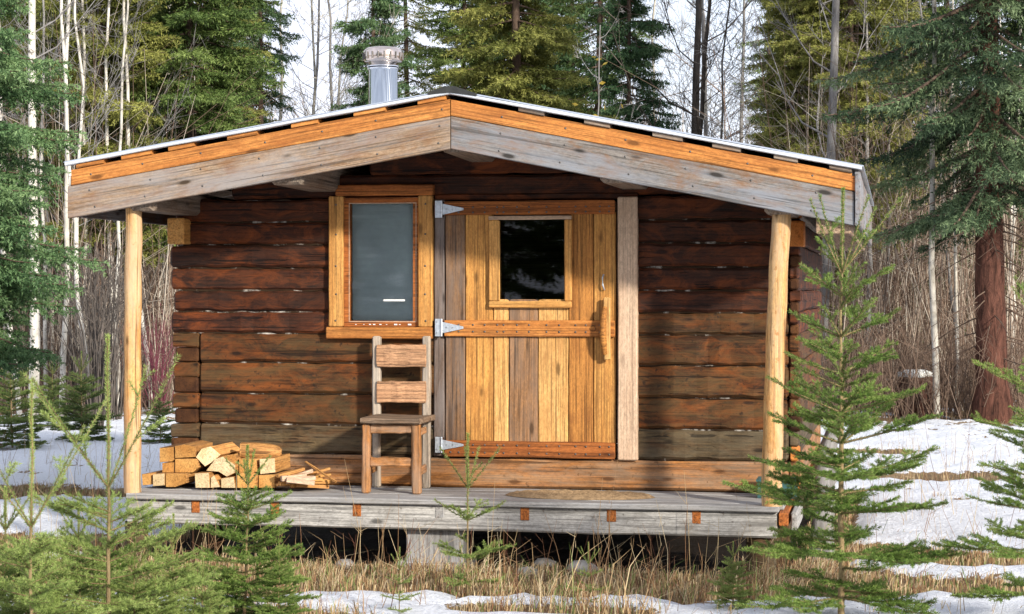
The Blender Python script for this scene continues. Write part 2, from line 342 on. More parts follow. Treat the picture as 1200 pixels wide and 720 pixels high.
# ---------------------------------------------------------------- ground
def nz3(x, y, s, o=0.0): return noise.noise(Vector((x*s+o, y*s-o*.7, o*1.3)))
GR = [(G(400, 11.2), 2.9, .62), (G(760, 11.2), 2.3, .6), (G(930, 11.1), .75, .75), (G(1085, 12.1), .75, .42), (G(1010, 12.4), .5, .35), (G(150, 10.9), 1.3, .5), (G(60, 12.6), 1.1, .6), (G(20, 16), 1.2, .6), (G(640, 10.0), .6, .2), (G(330, 9.9), .5, .25), (G(1110, 17.2), .7, .5), (G(1010, 20.0), .8, .5)]
def bare(x, y):
    """how much the snow has melted away here (0 snow .. 1 bare grass)"""
    v = 0.0
    for c, rx, ry in GR:
        d = ((x-c.x)/rx)**2+((y-c.y)/ry)**2
        v = max(v, 1.25-d)
    if -2.3 < x < 2.2 and -.9 < y < 4.4: v = max(v, 1.2)
    if y > 10.5+nz3(x, 0, .2)*1.5: v = max(v, min(1., (y-10.5)*.4)*.52)
    n = nz3(x, y, .9, 3)*.34+nz3(x, y, 2.6, 7)*.40+nz3(x, y, 7.5, 11)*.34
    return v+n+.21
def gz(x, y):
    d = math.hypot(x, y-4)
    z = nz3(x, y, .35, 1)*.025*min(1, max(0, (d-3)/3)) if d < 40 else 0
    if y > 60: z += (y-60)**1.25*.017*(1+.35*nz3(x, y, .008, 5)) * (1-.45*math.exp(-((x+12)/40)**2))
    return z
def axis(lo, f0, f1, hi, fine):
    a = list(np.arange(f0, f1, fine)); s = fine; x = f1
    while x < hi: a.append(x); s *= 1.18; x += s
    a.append(hi); s = fine; x = f0-fine; pre = []
    while x > lo: pre.append(x); s *= 1.18; x -= s
    return np.array([lo]+pre[::-1]+a)
gx = axis(-420, -7.5, 8.5, 420, .085); gy = axis(-90, -4.0, 15, 520, .085)
nx, ny = len(gx), len(gy)
V = np.zeros((ny, nx, 3)); SN = np.zeros((ny, nx))
for j, y in enumerate(gy):
    for i, x in enumerate(gx):
        b_ = bare(x, y) if -40 < x < 40 and -20 < y < 60 else .8
        s_ = 1-min(1, max(0, (b_-.38)/.3)); SN[j, i] = s_
        V[j, i] = (x, y, gz(x, y)-.055-(.10 if -2.1 < x < 1.95 and y > -.6 and y < 4 else 0)+.05*s_*(1+.3*nz3(x, y, 5, 2))+.022*nz3(x, y, 6, 4)+.014*nz3(x, y, 13, 8))
ix = np.arange(nx*ny).reshape(ny, nx)
me = mesh_np('ground', V.reshape(-1, 3), np.stack([ix[:-1, :-1], ix[:-1, 1:], ix[1:, 1:], ix[1:, :-1]], -1).reshape(-1, 4))
attr(me, 'snow', SN.ravel()); attr(me, 'under_shade', ((V[..., 0] > -2.2) & (V[..., 0] < 2.0) & (V[..., 1] > -.75) & (V[..., 1] < 4.1)).ravel().astype(float)); smooth_mesh(me)
m, t, b = M('snow_over_dry_grass')
tcn = N(t, 'TexCoord'); at = N(t, 'Attribute', attribute_name='snow')
na = N(t, 'TexNoise', Scale=16, Detail=8, Roughness=.7); t.links.new(tcn.outputs['Object'], na.inputs['Vector'])
nb = N(t, 'TexNoise', Scale=3, Detail=8, Roughness=.7); t.links.new(tcn.outputs['Object'], nb.inputs['Vector'])
ncx = N(t, 'TexNoise', Scale=60, Detail=4, Roughness=.7); t.links.new(tcn.outputs['Object'], ncx.inputs['Vector'])
s1 = N(t, 'Math', operation='SUBTRACT'); t.links.new(na.outputs['Fac'], s1.inputs[0]); s1.inputs[1].default_value = .5
s2 = N(t, 'Math', operation='MULTIPLY_ADD'); t.links.new(s1.outputs[0], s2.inputs[0]); s2.inputs[1].default_value = 1.9; t.links.new(at.outputs['Fac'], s2.inputs[2])
fac = ramp(t, s2.outputs[0], [(.42, 0), (.55, 1)])
soil = ramp(t, nb.outputs['Fac'], [(.3, (.10, .06, .035)), (.5, (.22, .145, .075)), (.7, (.33, .24, .13))])
soil = mixc(t, 1, soil, ramp(t, ncx.outputs['Fac'], [(.3, .45), (.65, 1.2)]), 'MULTIPLY')
atd = N(t, 'Attribute', attribute_name='under_shade'); soil = mixc(t, atd.outputs['Fac'], soil, (.018, .012, .008))  # soil under cabin and porch near black: shade painted into its colour
snowc = ramp(t, ncx.outputs['Fac'], [(.25, (.56, .59, .65)), (.6, (.74, .755, .78))])
nl = N(t, 'TexNoise', Scale=95, Detail=3, Roughness=.6); t.links.new(tcn.outputs['Object'], nl.inputs['Vector'])
nl2 = N(t, 'TexNoise', Scale=2.2, Detail=4, Roughness=.6); t.links.new(tcn.outputs['Object'], nl2.inputs['Vector'])
lit = N(t, 'Math', operation='MULTIPLY'); t.links.new(ramp(t, nl.outputs['Fac'], [(.63, 0), (.68, 1)]), lit.inputs[0]); t.links.new(ramp(t, nl2.outputs['Fac'], [(.4, .15), (.62, .9)]), lit.inputs[1])
snowc = mixc(t, lit.outputs[0], snowc, (.16, .10, .055))
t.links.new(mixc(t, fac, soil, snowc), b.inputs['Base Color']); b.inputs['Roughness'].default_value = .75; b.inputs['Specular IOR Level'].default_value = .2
bp = N(t, 'Bump', Strength=.9, Distance=.05); t.links.new(na.outputs['Fac'], bp.inputs['Height']); t.links.new(bp.outputs[0], b.inputs['Normal'])
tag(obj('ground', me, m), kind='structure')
def gnd(x, y): return gz(x, y)-.03

# ---------------------------------------------------------------- cabin
cabin = thing('log_cabin', 'small dark log cabin with gabled metal roof, plank door and porch', 'cabin')
XL, XR, YB = -2.056, 1.933, 3.9
ZC = [.372, .560, .747, .942, 1.137, 1.325, 1.461, 1.597, 1.740, 1.887, 2.032, 2.176, 2.322, 2.470]
XE_L, XE_R = -1.878, 1.862                       # where the corner joints begin
WX0, WX1 = W(386, 300, 0).x, W(508, 300, 0).x    # window trim
DX0, DX1 = W(522, 400, 0).x, W(723, 400, 0).x    # door
JX1 = W(748, 400, 0).x
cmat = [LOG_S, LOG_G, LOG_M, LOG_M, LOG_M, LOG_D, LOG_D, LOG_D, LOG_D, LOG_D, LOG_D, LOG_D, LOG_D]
RX, RZ, SL, SR = -.038, 2.753, .163, .199
def zr(x): return RZ+(x-RX)*SL if x < RX else RZ-(x-RX)*SR
rl = random.Random(11)
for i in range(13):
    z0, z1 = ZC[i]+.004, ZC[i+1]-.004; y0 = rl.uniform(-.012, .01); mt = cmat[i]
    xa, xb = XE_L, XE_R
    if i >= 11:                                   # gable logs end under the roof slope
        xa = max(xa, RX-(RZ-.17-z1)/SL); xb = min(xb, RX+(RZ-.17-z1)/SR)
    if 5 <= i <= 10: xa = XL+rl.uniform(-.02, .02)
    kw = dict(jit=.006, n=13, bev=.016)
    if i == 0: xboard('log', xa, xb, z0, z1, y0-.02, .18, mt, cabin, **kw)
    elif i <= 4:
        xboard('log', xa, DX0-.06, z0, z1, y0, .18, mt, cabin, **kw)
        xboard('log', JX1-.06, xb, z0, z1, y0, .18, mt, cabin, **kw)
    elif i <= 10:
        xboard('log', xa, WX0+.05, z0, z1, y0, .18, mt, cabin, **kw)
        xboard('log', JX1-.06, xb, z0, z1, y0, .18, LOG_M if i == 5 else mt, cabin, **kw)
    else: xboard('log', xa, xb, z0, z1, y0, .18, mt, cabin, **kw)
# gable peak logs up to the ridge
for z0, z1 in ((2.474, 2.60),):
    xboard('log', RX-(RZ-.17-z1)/SL, RX+(RZ-.17-z1)/SR, z0, z1, 0, .17, LOG_D, cabin, jit=.003)
# chinking pressed into the joints
for i in range(1, 11):
    if i <= 10:
        xboard('chinking', (XE_L if i < 5 else XL)+.03, WX0 if i > 4 else DX0-.06, ZC[i]-.0065, ZC[i]+.0065, .016, .06, CHINK, cabin, n=14, jit=.004, bev=.003)
        xboard('chinking', JX1-.05, XE_R-.01, ZC[i]-.0065, ZC[i]+.0065, .016, .06, CHINK, cabin, n=14, jit=.004, bev=.003)
# lapped corners: front-log tongues over the butt ends of the side logs
for side in (-1, 1):
    for i in range(0, 5 if side < 0 else 11):
        zm = (ZC[i]+ZC[i+1])/2; xo = rl.uniform(-.015, .015)
        a, b_ = (XL+xo, XE_L-.001) if side < 0 else (XE_R+.001, XR+xo)
        xboard('log_end', a, b_, zm+.002, ZC[i+1]-.003, rl.uniform(-.012, .004), .16, cmat[i] if i < 7 else LOG_D, cabin, n=1, jit=.004, bev=.01)
        hot = (i in (0,)) or (side > 0 and i in (1, 10))
        a, b_ = (XL+rl.uniform(-.01, .02), XE_L-.006) if side < 0 else (XE_R+.006, XR+rl.uniform(-.02, .01))
        yboard('log_end', a, b_, ZC[i]+.003, zm-.002, rl.uniform(-.012, .006), .17, END_O if hot else END_D, cabin, n=1, jit=.004, bev=.01)
    for i in range(0, 11):                         # side-wall logs
        xx = XL+.02 if side < 0 else XR-.17
        yboard('side_log', xx, xx+.15, ZC[i]+.003, ZC[i+1]-.003, .186, YB, cmat[i], cabin, n=4, jit=.005, bev=.014)
for i in range(0, 13):
    x0, x1 = XE_L, XE_R
    if i >= 11: x0 = max(x0, RX-(RZ-.17-ZC[i+1])/SL); x1 = min(x1, RX+(RZ-.17-ZC[i+1])/SR)
    xboard('rear_log', x0, x1, ZC[i]+.003, ZC[i+1]-.003, YB-.2, YB-.02, cmat[i], cabin, n=3, bev=.014)
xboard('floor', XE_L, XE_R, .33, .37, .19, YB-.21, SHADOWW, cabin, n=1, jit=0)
for nm, a_ in (('light_block', (XE_L+.07, XE_R-.07, .375, 2.3, YB-.26, YB-.23)), ('light_block', (XE_L+.03, XE_L+.06, .375, 2.2, .2, YB-.27)), ('light_block', (XE_R-.06, XE_R-.03, .375, 2.2, .2, YB-.27)), ('light_block_top', (XE_L, XE_R, 2.26, 2.29, .19, YB-.27))):
    xboard(nm, *a_, SHADOWW, cabin, n=1, jit=0)  # panels added inside the log walls to block leaking light
# foundation beams and piers
for y in (.02, YB-.2): xboard('foundation_beam', XL+.06, XR-.06, .19, .327, y, y+.18, LOG_M, cabin, jit=.006)
for x in (XL+.1, 0, XR-.25):
    for y in (.05, YB-.2): zboard('pier', x, x+.18, -.12, .187, y, y+.16, LOG_G, cabin, n=1)

# window
wz = lambda py: W(450, py, 0).z
wx = lambda px, y=0: W(px, 300, y).x
win = None
def ringbox(name, x0, x1, z0, z1, wdt, y0, y1, mat, parent):
    """picture-frame of four mitred sides as one mesh"""
    o_ = [(x0, z0), (x1, z0), (x1, z1), (x0, z1)]; wl = wdt if isinstance(wdt, tuple) else (wdt,)*4
    i_ = [(x0+wl[0], z0+wl[1]), (x1-wl[2], z0+wl[1]), (x1-wl[2], z1-wl[3]), (x0+wl[0], z1-wl[3])]
    cx, cz = (x0+x1)/2, (z0+z1)/2
    v = [(x-cx, y, z-cz) for y in (0, y1-y0) for x, z in o_+i_]; f = []
    for k in range(4):
        k2 = (k+1) % 4
        f += [(k, k2, 4+k2, 4+k), (8+k2, 8+k, 12+k, 12+k2), (8+k, 8+k2, k2, k), (4+k, 4+k2, 12+k2, 12+k)]
    me = bpy.data.meshes.new(name); me.from_pydata(v, [], f); me.update()
    return obj(name, me, mat, parent, Matrix.Translation((cx, y0, cz)))
win = ringbox('window', wx(404), wx(491), wz(383), wz(232), .036, -.012, .05, ORANGE_D, cabin)
ringbox('glazing_bead', wx(409.5), wx(488.5), wz(377.5), wz(238), .0045, -.0135, .0, PALE, win)
def pane(name, x0, x1, z0, z1, y, mat, parent, th=.004):
    return ringless(name, x0, x1, z0, z1, y, y+th, mat, parent)
def ringless(name, x0, x1, z0, z1, y0, y1, mat, parent):
    v = [(x, y, z) for y in (y0, y1) for x, z in ((x0, z0), (x1, z0), (x1, z1), (x0, z1))]
    f = [(0, 1, 2, 3), (5, 4, 7, 6), (4, 5, 1, 0), (5, 6, 2, 1), (6, 7, 3, 2), (7, 4, 0, 3)]
    me = bpy.data.meshes.new(name); me.from_pydata(v, [], f); me.update(); return obj(name, me, mat, parent)
pane('pane', wx(410), wx(488), wz(377), wz(239), .010, GLASS, win)
# pleated blind behind the glass
zs = np.linspace(wz(386), wz(222), 40); v = []; f = []
for k, z in enumerate(zs):
    for x in (wx(405), wx(490)): v.append((x, .056+.0012*(k % 2)+.003*math.sin(k*.3), z))
for k in range(39): f.append((2*k, 2*k+1, 2*k+3, 2*k+2))
me = bpy.data.meshes.new('blind'); me.from_pydata(v, [], f); obj('blind', me, CURT, win)
ringless('sticker', wx(449), wx(474), wz(353.2), wz(351), .0085, .0095, WHITE, win)
for k in range(9):   # flaking paint crumbs on the sash foot
    x = wx(418+k*7.5+random.uniform(-3, 3)); s = random.uniform(.004, .013)
    ringless('paint_flake', x, x+s*1.7, wz(380.5)-s*.3, wz(380.5)+s*.4, -.0165, -.012, WHITE, win)
zboard('trim_board', wx(387), wx(404)-.002, wz(383), wz(230), -.04, .03, TRIM, win, jit=.0015)
zboard('trim_board', wx(491.5), wx(508), wz(383), wz(230), -.04, .03, TRIM, win, jit=.0015)
xboard('trim_board', wx(395), wx(509), wz(229.6), wz(217), -.043, .03, ORANGE_D, win, jit=.0015)
xboard('window_sill', wx(384.5), wx(508.5), wz(397), wz(383.4), -.055, .03, ORANGE, win, jit=.0015)
# jambs and header
zboard('door_jamb', wx(509), wx(521), .562, W(515, 234, 0).z, -.012, .14, wood('dark_jamb', (.09, .06, .045), (.16, .115, .09), (.08, .05, .035), .5, grey=(.17, .15, .14), grey_amt=.6), cabin)
zboard('door_jamb', W(725, 400, 0).x, W(748, 400, 0).x, W(735, 539, 0).z, W(735, 231, 0).z, -.045, .12, PALE, cabin, jit=.0015)
xboard('lintel', wx(509), JX1, W(600, 234, 0).z, ZC[11]+.02, -.004, .15, LOG_D, cabin)
xboard('wall_infill', wx(404)+.0, wx(509), .93+.2, wz(392), .06, .15, LOG_D, cabin)

# door
dx = lambda px: W(px, 400, 0).x
dz = lambda py: W(620, py, 0).z
door = ringbox('door', dx(523), dx(722), dz(535), dz(237), (dx(580)-dx(523), dz(356)-dz(535), dx(722)-dx(666), dz(237)-dz(255)), .012, .035, PLANK[0], cabin)
pl = [(522.5, 545.5, 0, 252, 0), (546, 578.6, 1, 252, 0), (579, 596.4, 2, 354, 0), (597, 630.7, 3, 354, 0), (631.2, 666.4, 2, 354, 0), (667, 695.6, 4, 252, 0), (696.2, 722, 1, 252, 0)]
for a, b_, mi_, top, _ in pl:
    zboard('plank', dx(a)+.001, dx(b_)-.001, dz(536), dz(top-3), -.016, .010, PLANK[mi_], door, jit=.0012, bev=.004)
def rail(y0, y1, mat): return xboard('rail', dx(522), dx(721.5), dz(y1), dz(y0), -.040, -.0165, mat, door, jit=.002, bev=.004)
rail(235.5, 252, ORANGE_D); rail(375.5, 394.5, ORANGE); rail(517, 536, ORANGE_D)
zboard('window_frame', dx(574), dx(587), dz(353), dz(258), -.044, -.017, TRIM, door, jit=.001)
zboard('window_frame', dx(662.5), dx(671), dz(353), dz(258), -.044, -.017, TRIM, door, jit=.001)
xboard('window_frame', dx(574), dx(671), dz(361), dz(353.2), -.046, -.017, TRIM, door, jit=.001)
xboard('window_frame', dx(574), dx(671), dz(257.8), dz(253.5), -.045, -.017, PALE, door, jit=.001, bev=.003)
pane('pane', dx(580), dx(666), dz(356), dz(256), -.010, GLASSD, door)
# strap hinges
def hinge(py0, py1):
    a = dx(512); b_ = dx(519.5); c = dx(545); z0, z1 = dz(py1), dz(py0); zm = (z0+z1)/2; h = (z1-z0)
    o = ringless('hinge', a, b_, z0, z1, -.050, -.0445, HINGE, door)
    v = [(b_+.002, -.050, zm-h*.33), (c, -.050, zm-h*.06), (c, -.050, zm+h*.06), (b_+.002, -.050, zm+h*.33)]
    v += [(x, -.0445, z) for x, _, z in v]
    me = bpy.data.meshes.new('hinge_strap'); me.from_pydata(v, [], [(0, 1, 2, 3), (7, 6, 5, 4), (0, 4, 5, 1), (1, 5, 6, 2), (2, 6, 7, 3), (3, 7, 4, 0)])
    obj('hinge_strap', me, HINGE, door)
    tb = Tubes(); tb.add([(b_, -.052, z0), (b_, -.052, z1)], [.007, .007], 8); obj('hinge_pin', smooth_mesh(tb.mesh('hinge_pin')), HINGE, door)
    tb = Tubes()
    for xx, zz in ((a+.01, z0+.02), (a+.01, z1-.02), (b_+.03, zm), (b_+.07, zm)):
        tb.add([(xx, -.0535, zz), (xx, -.0495, zz)], [.004, .004], 6)
    obj('hinge_screws', tb.mesh('hinge_screws'), IRON, door)
zboard('hinge_packing', dx(510.5), dx(521), dz(255), dz(235), -.044, -.013, LOG_D, door, n=1)
zboard('hinge_packing', dx(510.5), dx(521), dz(394), dz(374), -.044, -.013, LOG_D, door, n=1)
zboard('hinge_packing', dx(510.5), dx(521), dz(532), dz(513), -.044, -.013, LOG_D, door, n=1)
hinge(235, 255); hinge(374, 394.5); hinge(513, 531.5)
# carved wooden pull and iron hook
hx = dx(713)
zboard('handle_block', hx-.022, hx+.020, dz(421), dz(348.5), -.066, -.041, PLANK[2], door, n=3, jit=.001)
pts = []; rad = []
for k in range(13):
    s_ = k/12; z = dz(414)+(dz(360)-dz(414))*s_; e = math.sin(math.pi*s_)
    pts.append((hx-.012-.008*e, -.070-.022*e**.6, z)); rad.append(.015+.006*e)
tb = Tubes(); tb.add(pts, rad, 8); obj('handle', smooth_mesh(tb.mesh('handle')), PLANK[4], door)
hk = dx(708); tb = Tubes()
tb.add([(hk, -.022, dz(322)), (hk-.004, -.038, dz(326)), (hk-.004, -.04, dz(334)), (hk+.004, -.036, dz(339)), (hk+.006, -.022, dz(340))], [.005, .006, .006, .005, .004], 6)
obj('latch_hook', smooth_mesh(tb.mesh('latch_hook')), HINGE, door)
tb = Tubes(); tb.add([(dx(696), -.046, dz(384.5)), (dx(696), -.0405, dz(384.5))], [.016, .018], 10); obj('bolt_head', tb.mesh('bolt_head'), IRON, door)

# ---------------------------------------------------------------- roof
YF = -.84; YR = YB+.35
EXL, EXR = -2.41, 2.312
v = []; f = []
for x, z in ((EXL+.06, zr(EXL+.06)-.053), (RX, RZ-.053), (EXR-.06, zr(EXR-.06)-.053)):
    for y in (YF+.05, YR):
        v += [(x, y, z), (x, y, z-.02)]
f = [(0, 2, 6, 4), (4, 6, 10, 8), (1, 5, 7, 3), (5, 9, 11, 7), (0, 4, 5, 1), (4, 8, 9, 5), (2, 3, 7, 6), (6, 7, 11, 10), (0, 1, 3, 2), (8, 10, 11, 9)]
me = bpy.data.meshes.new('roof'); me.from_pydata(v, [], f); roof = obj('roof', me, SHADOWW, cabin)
def rake(side, o1, o2, xe, mat, name, y0, y1, gap=.003):
    a, b_ = (xe, RX-gap) if side < 0 else (RX+gap, xe)
    return slab(name, (a, zr(a)-o1), (b_, zr(b_)-o1), o2-o1, y0, y1, mat, roof)
for side, xe, xe2 in ((-1, EXL+.03, EXL+.005), (1, EXR-.055, EXR-.045)):
    rake(side, .046, .143, xe, ORANGE, 'fascia_board', YF, YF+.038)
    rake(side, .1445, .334, xe2, GREYW if side > 0 else GREYL, 'fascia_board', YF+.004, YF+.044)
    rake(side, .051, .334, xe2, SHADOWW, 'rear_fascia_board', YR-.04, YR)
    rake(side, .000, .018, EXL if side < 0 else EXR, DRIP, 'drip_edge', YF-.03, YF+.02, gap=-.002)
    for y in np.arange(-.1, YR-.2, .62): rake(side, .074, .165, xe2, PURLIN, 'rafter', y, y+.045)
slab('board_joint_block', (EXR-.0535, zr(EXR-.053)-.058), (EXR-.030, zr(EXR-.03)-.058), .085, YF+.002, YF+.036, ORANGE_D, roof, n=2)
# strap ends under the sheeting: x measured along the rake
for px0, px1 in ((90, 122), (143, 178), (198, 228), (267, 302), (342, 373), (415, 452), (490, 523), (608, 638), (685, 715), (765, 800), (835, 868), (907, 935), (972, 998)):
    a, b_ = W(px0, 150, YF).x, W(px1, 150, YF).x
    s_ = slab('strap', (a, zr(a)-.0185), (b_, zr(b_)-.0185), .026, YF-.012, YR-.02, ORANGE if b_ < RX else PURLIN, roof, jit=.001, n=2)
# corrugated sheets, one per metre
ys = np.linspace(0, 1, 61)
for side in (-1, 1):
    y = YF-.025; k = 0
    while y < YR+.02:
        y1 = min(y+.9, YR+.03); a, b_ = (EXL-.01, RX) if side < 0 else (RX, EXR+.01)
        n_ = 40; V = []
        for x in (a, b_):
            for q in range(n_):
                yy = y+.004*(k % 2)+(y1-y)*q/(n_-1); V.append((x, yy, zr(x)+.004+.001*(k % 2)+.008*math.sin(q*math.pi/2.5)))
        V += [(x, yy, z-.003) for x, yy, z in V]
        Fq = []
        for q in range(n_-1):
            Fq += [(q, n_+q, n_+q+1, q+1), (2*n_+q, 2*n_+q+1, 3*n_+q+1, 3*n_+q)]
        Fq += [(0, 2*n_, 3*n_, n_), (n_-1, 2*n_-1, 4*n_-1, 3*n_-1)]
        me = bpy.data.meshes.new('roof_sheet'); me.from_pydata(V, [], Fq); obj('roof_sheet', smooth_mesh(me), ROOFM, roof)
        y += .9; k += 1
# ridge felt
V = []; Fq = []
for k, y in enumerate((YF-.035, YR+.03)):
    V += [(RX-.13, y, zr(RX-.13)+.013), (RX-.03, y, RZ+.026), (RX+.03, y, RZ+.026), (RX+.16, y, zr(RX+.16)+.013), (RX+.16, y, zr(RX+.16)-.002), (RX, y, RZ-.012), (RX-.13, y, zr(RX-.13)+.002)]
for k in range(7): k2 = (k+1) % 7; Fq.append((k, k2, 7+k2, 7+k))
Fq += [tuple(range(6, -1, -1)), tuple(range(7, 14))]
me = bpy.data.meshes.new('ridge_cap'); me.from_pydata(V, [], Fq); obj('ridge_cap', me, TAR, roof)
# eave boards
beam('eave_board', (EXL+.012, YF+.05, zr(EXL)-.2), (EXL+.012, YR, zr(EXL)-.2), .025, .25, GREYW, roof)
beam('eave_board', (EXR-.022, YF-.012, zr(EXR)-.178), (EXR-.022, YR, zr(EXR)-.178), .03, .30, GREYW, roof)
# purlins carrying the roof, running out from the wall to the fascia
for px, wdt, zo, hh in ((337, .20, .20, .17), (533, .17, .09, .26), (722, .18, .20, .15)):
    x = W(px, 200, YF+.06).x; yboard('purlin', x-wdt/2, x+wdt/2, zr(x)-zo-hh, zr(x)-zo, YF+.05, YR-.05, PURLIN, roof, jit=.006, bev=.02)
yboard('wall_plate', XL+.02, XL+.19, 2.08, 2.215, YF+.05, YR-.05, PURLIN, roof, jit=.006, bev=.02)
yboard('wall_plate', XR-.17, XR+.0, 2.03, 2.18, YF+.05, YR-.05, PURLIN, roof, jit=.006, bev=.02)
x0_, x1_ = W(956, 260, YF+.05).x, W(997, 260, YF+.05).x
yboard('eave_beam', x0_, x1_, W(970, 274, YF).z, zr(x1_)-.20, YF+.045, YR-.1, wood('eave_beam_timber', (.34, .22, .14), (.46, .33, .22), (.3, .15, .07), .5), roof, jit=.003)
# stub blocks of the wall plate at the corners
yboard('plate_block', W(196, 270, -.12).x, W(215, 270, -.12).x, W(205, 286, -.12).z, W(205, 256, -.12).z, -.12, .1, TRIM, roof, n=1)
yboard('plate_block', W(925, 270, -.05).x, W(942, 270, -.05).x, W(935, 289, -.05).z, W(935, 259, -.05).z, -.05, .1, END_O, roof, n=1)
# stovepipe
sp = W(449, 60, 1.2); tb = Tubes(); zb = zr(sp.x)-.1
def lathe(name, prof, mat, parent, cx, cy, sides=32):
    an = np.linspace(0, 2*math.pi, sides, endpoint=False); V = []
    for r_, z in prof: V += [(cx+r_*math.cos(a), cy+r_*math.sin(a), z) for a in an]
    n_ = len(prof); ix = np.arange(n_*sides).reshape(n_, sides)
    fc = np.stack([ix[:-1], np.roll(ix[:-1], -1, 1), np.roll(ix[1:], -1, 1), ix[1:]], -1).reshape(-1, 4)
    me = mesh_np(name, V, fc); smooth_mesh(me); return obj(name, me, mat, parent)
zt = lambda py: W(449, py, 1.2).z
lathe('stovepipe', [(.10, zb), (.10, zt(83)), (.108, zt(82.5)), (.108, zt(80)), (.10, zt(79.5)), (.10, zt(70)), (.0, zt(70))], STEEL, roof, sp.x, 1.2)
lathe('pipe_collar', [(.112, zt(79)), (.112, zt(77.5)), (.085, zt(77)), (.085, zt(74))], STEEL, roof, sp.x, 1.2)
lathe('rain_cap', [(.0, zt(73)), (.128, zt(73.5)), (.134, zt(72)), (.137, zt(61)), (.132, zt(59.5)), (.12, zt(57)), (.07, zt(55.6)), (0, zt(55.3))], CAPM, roof, sp.x, 1.2)
tb = Tubes()
for k in range(20):
    a = k*2*math.pi/20; tb.add([(sp.x+.137*math.cos(a), 1.2+.137*math.sin(a), zt(70.5)), (sp.x+.138*math.cos(a), 1.2+.138*math.sin(a), zt(62.5))], [.006, .006], 5)
obj('cap_vents', tb.mesh('cap_vents'), IRON, roof)
lathe('flashing', [(.22, zb+.09), (.13, zb+.13), (.105, zb+.2)], DRIP, roof, sp.x, 1.2)

# nail heads along the boards
def nails(pts, parent):
    tb = Tubes()
    for x, y, z in pts: tb.add([(x, y+.004, z), (x, y-.0015, z), (x, y-.002, z)], [.0065, .0065, .001], 6)
    tag(obj('nail_heads', tb.mesh('nail_heads'), IRON, parent), kind='stuff')
fp = []
for x in np.arange(EXL+.15, EXR-.1, .36):
    for o_, yy in ((.095, YF), (.19, YF+.004), (.29, YF+.004)): fp.append((x+random.uniform(-.03, .03), yy, zr(x)-o_))
nails(fp, roof)
dp = []
for a, b_, mi_, top, _ in pl:
    for py in (243, 249, 381, 389, 522, 531):
        for fx in (.3, .72): dp.append((dx(a)+(dx(b_)-dx(a))*fx, -.040, dz(py)))
nails(dp, door)
nails([(wx(px)+random.uniform(-.004, .004), -.041, wz(py)) for px in (395.5, 500) for py in (240, 275, 312, 345, 376)], win)

# ---------------------------------------------------------------- porch
PX0, PX1 = -2.075, 1.838
porch = xboard('porch', PX0, PX1, .190, .336, -.735, -.645, BEAMW, cabin, n=14, jit=.004, bev=.01)
for k in range(5):
    y0 = -.765+k*.149
    xboard('deck_plank', PX0-.01+random.uniform(-.01, .02), PX1+.01+(0 if k == 0 else random.uniform(0, .03)), .3385, .3715, y0, y0+.144, DECKW, porch, n=12, jit=.0025, bev=.006)
for px in (229, 322, 418, 515, 615, 716.5, 816, 918):
    x = W(px, 592, -.74).x
    yboard('joist', x-.026, x+.026, .262, .335, -.739, .01, ORANGE_D if px != 515 else DECKW, porch, n=1, jit=.002, bev=.003)
yboard('end_board', PX1+.075, PX1+.11, .23, .335, -.70, .0, DECKW, porch, n=2)
zboard('support_block', W(478, 630, -.6).x, W(545, 630, -.6).x, -.03, .188, -.66, -.45, DECKW, porch, n=1, jit=.004, bev=.01)
xboard('support_footing', W(470, 630, -.6).x, W(552, 630, -.6).x, -.09, -.005, -.70, -.42, DECKW, porch, n=1)
for px, r_ in ((160, .07), (892, .085)):
    p = W(px, 640, -.62); tb = Tubes(); tb.add([(p.x, -.62, -.15), (p.x, -.62, .05), (p.x, -.62, .189)], [r_*1.1, r_, r_], 12)
    obj('support_stump', smooth_mesh(tb.mesh('support_stump')), LOG_G, porch)
def post(bot, mid, top, r0, r1, seed):
    g = np.random.default_rng(seed); n_ = 22; pts = []; rad = []
    for k in range(n_):
        s_ = k/(n_-1); q = (1-s_)**2*np.array(bot)+2*s_*(1-s_)*np.array(mid)+s_**2*np.array(top)
        pts.append(q+np.array([math.sin(k*1.3+seed)*.0025, 0, 0])); rad.append((r0+(r1-r0)*s_)*(1+g.uniform(-.025, .025)))
    m = Matrix(((0, 0, 1, 0), (0, 1, 0, 0), (-1, 0, 0, 0), (0, 0, 0, 1)))   # local x up
    wm = Matrix.Translation(bot) @ Matrix(((0, 1, 0, 0), (0, 0, 1, 0), (1, 0, 0, 0), (0, 0, 0, 1))); wi = wm.inverted()
    v_, f_ = tube_arrays(pts, rad, 18, .012, g)
    v_ = [tuple(wi @ Vector(q)) for q in v_]
    me = mesh_np('post', v_, f_); smooth_mesh(me); return obj('post', me, POSTM, porch, wm)
post((-2.045, -.70, .371), (-2.05, -.70, 1.3), (-2.035, -.70, zr(-2.03)-.30), .053, .050, 3)
post((1.803, -.70, .371), (1.815, -.70, 1.25), (1.862, -.70, zr(1.868)-.30), .059, .053, 8)

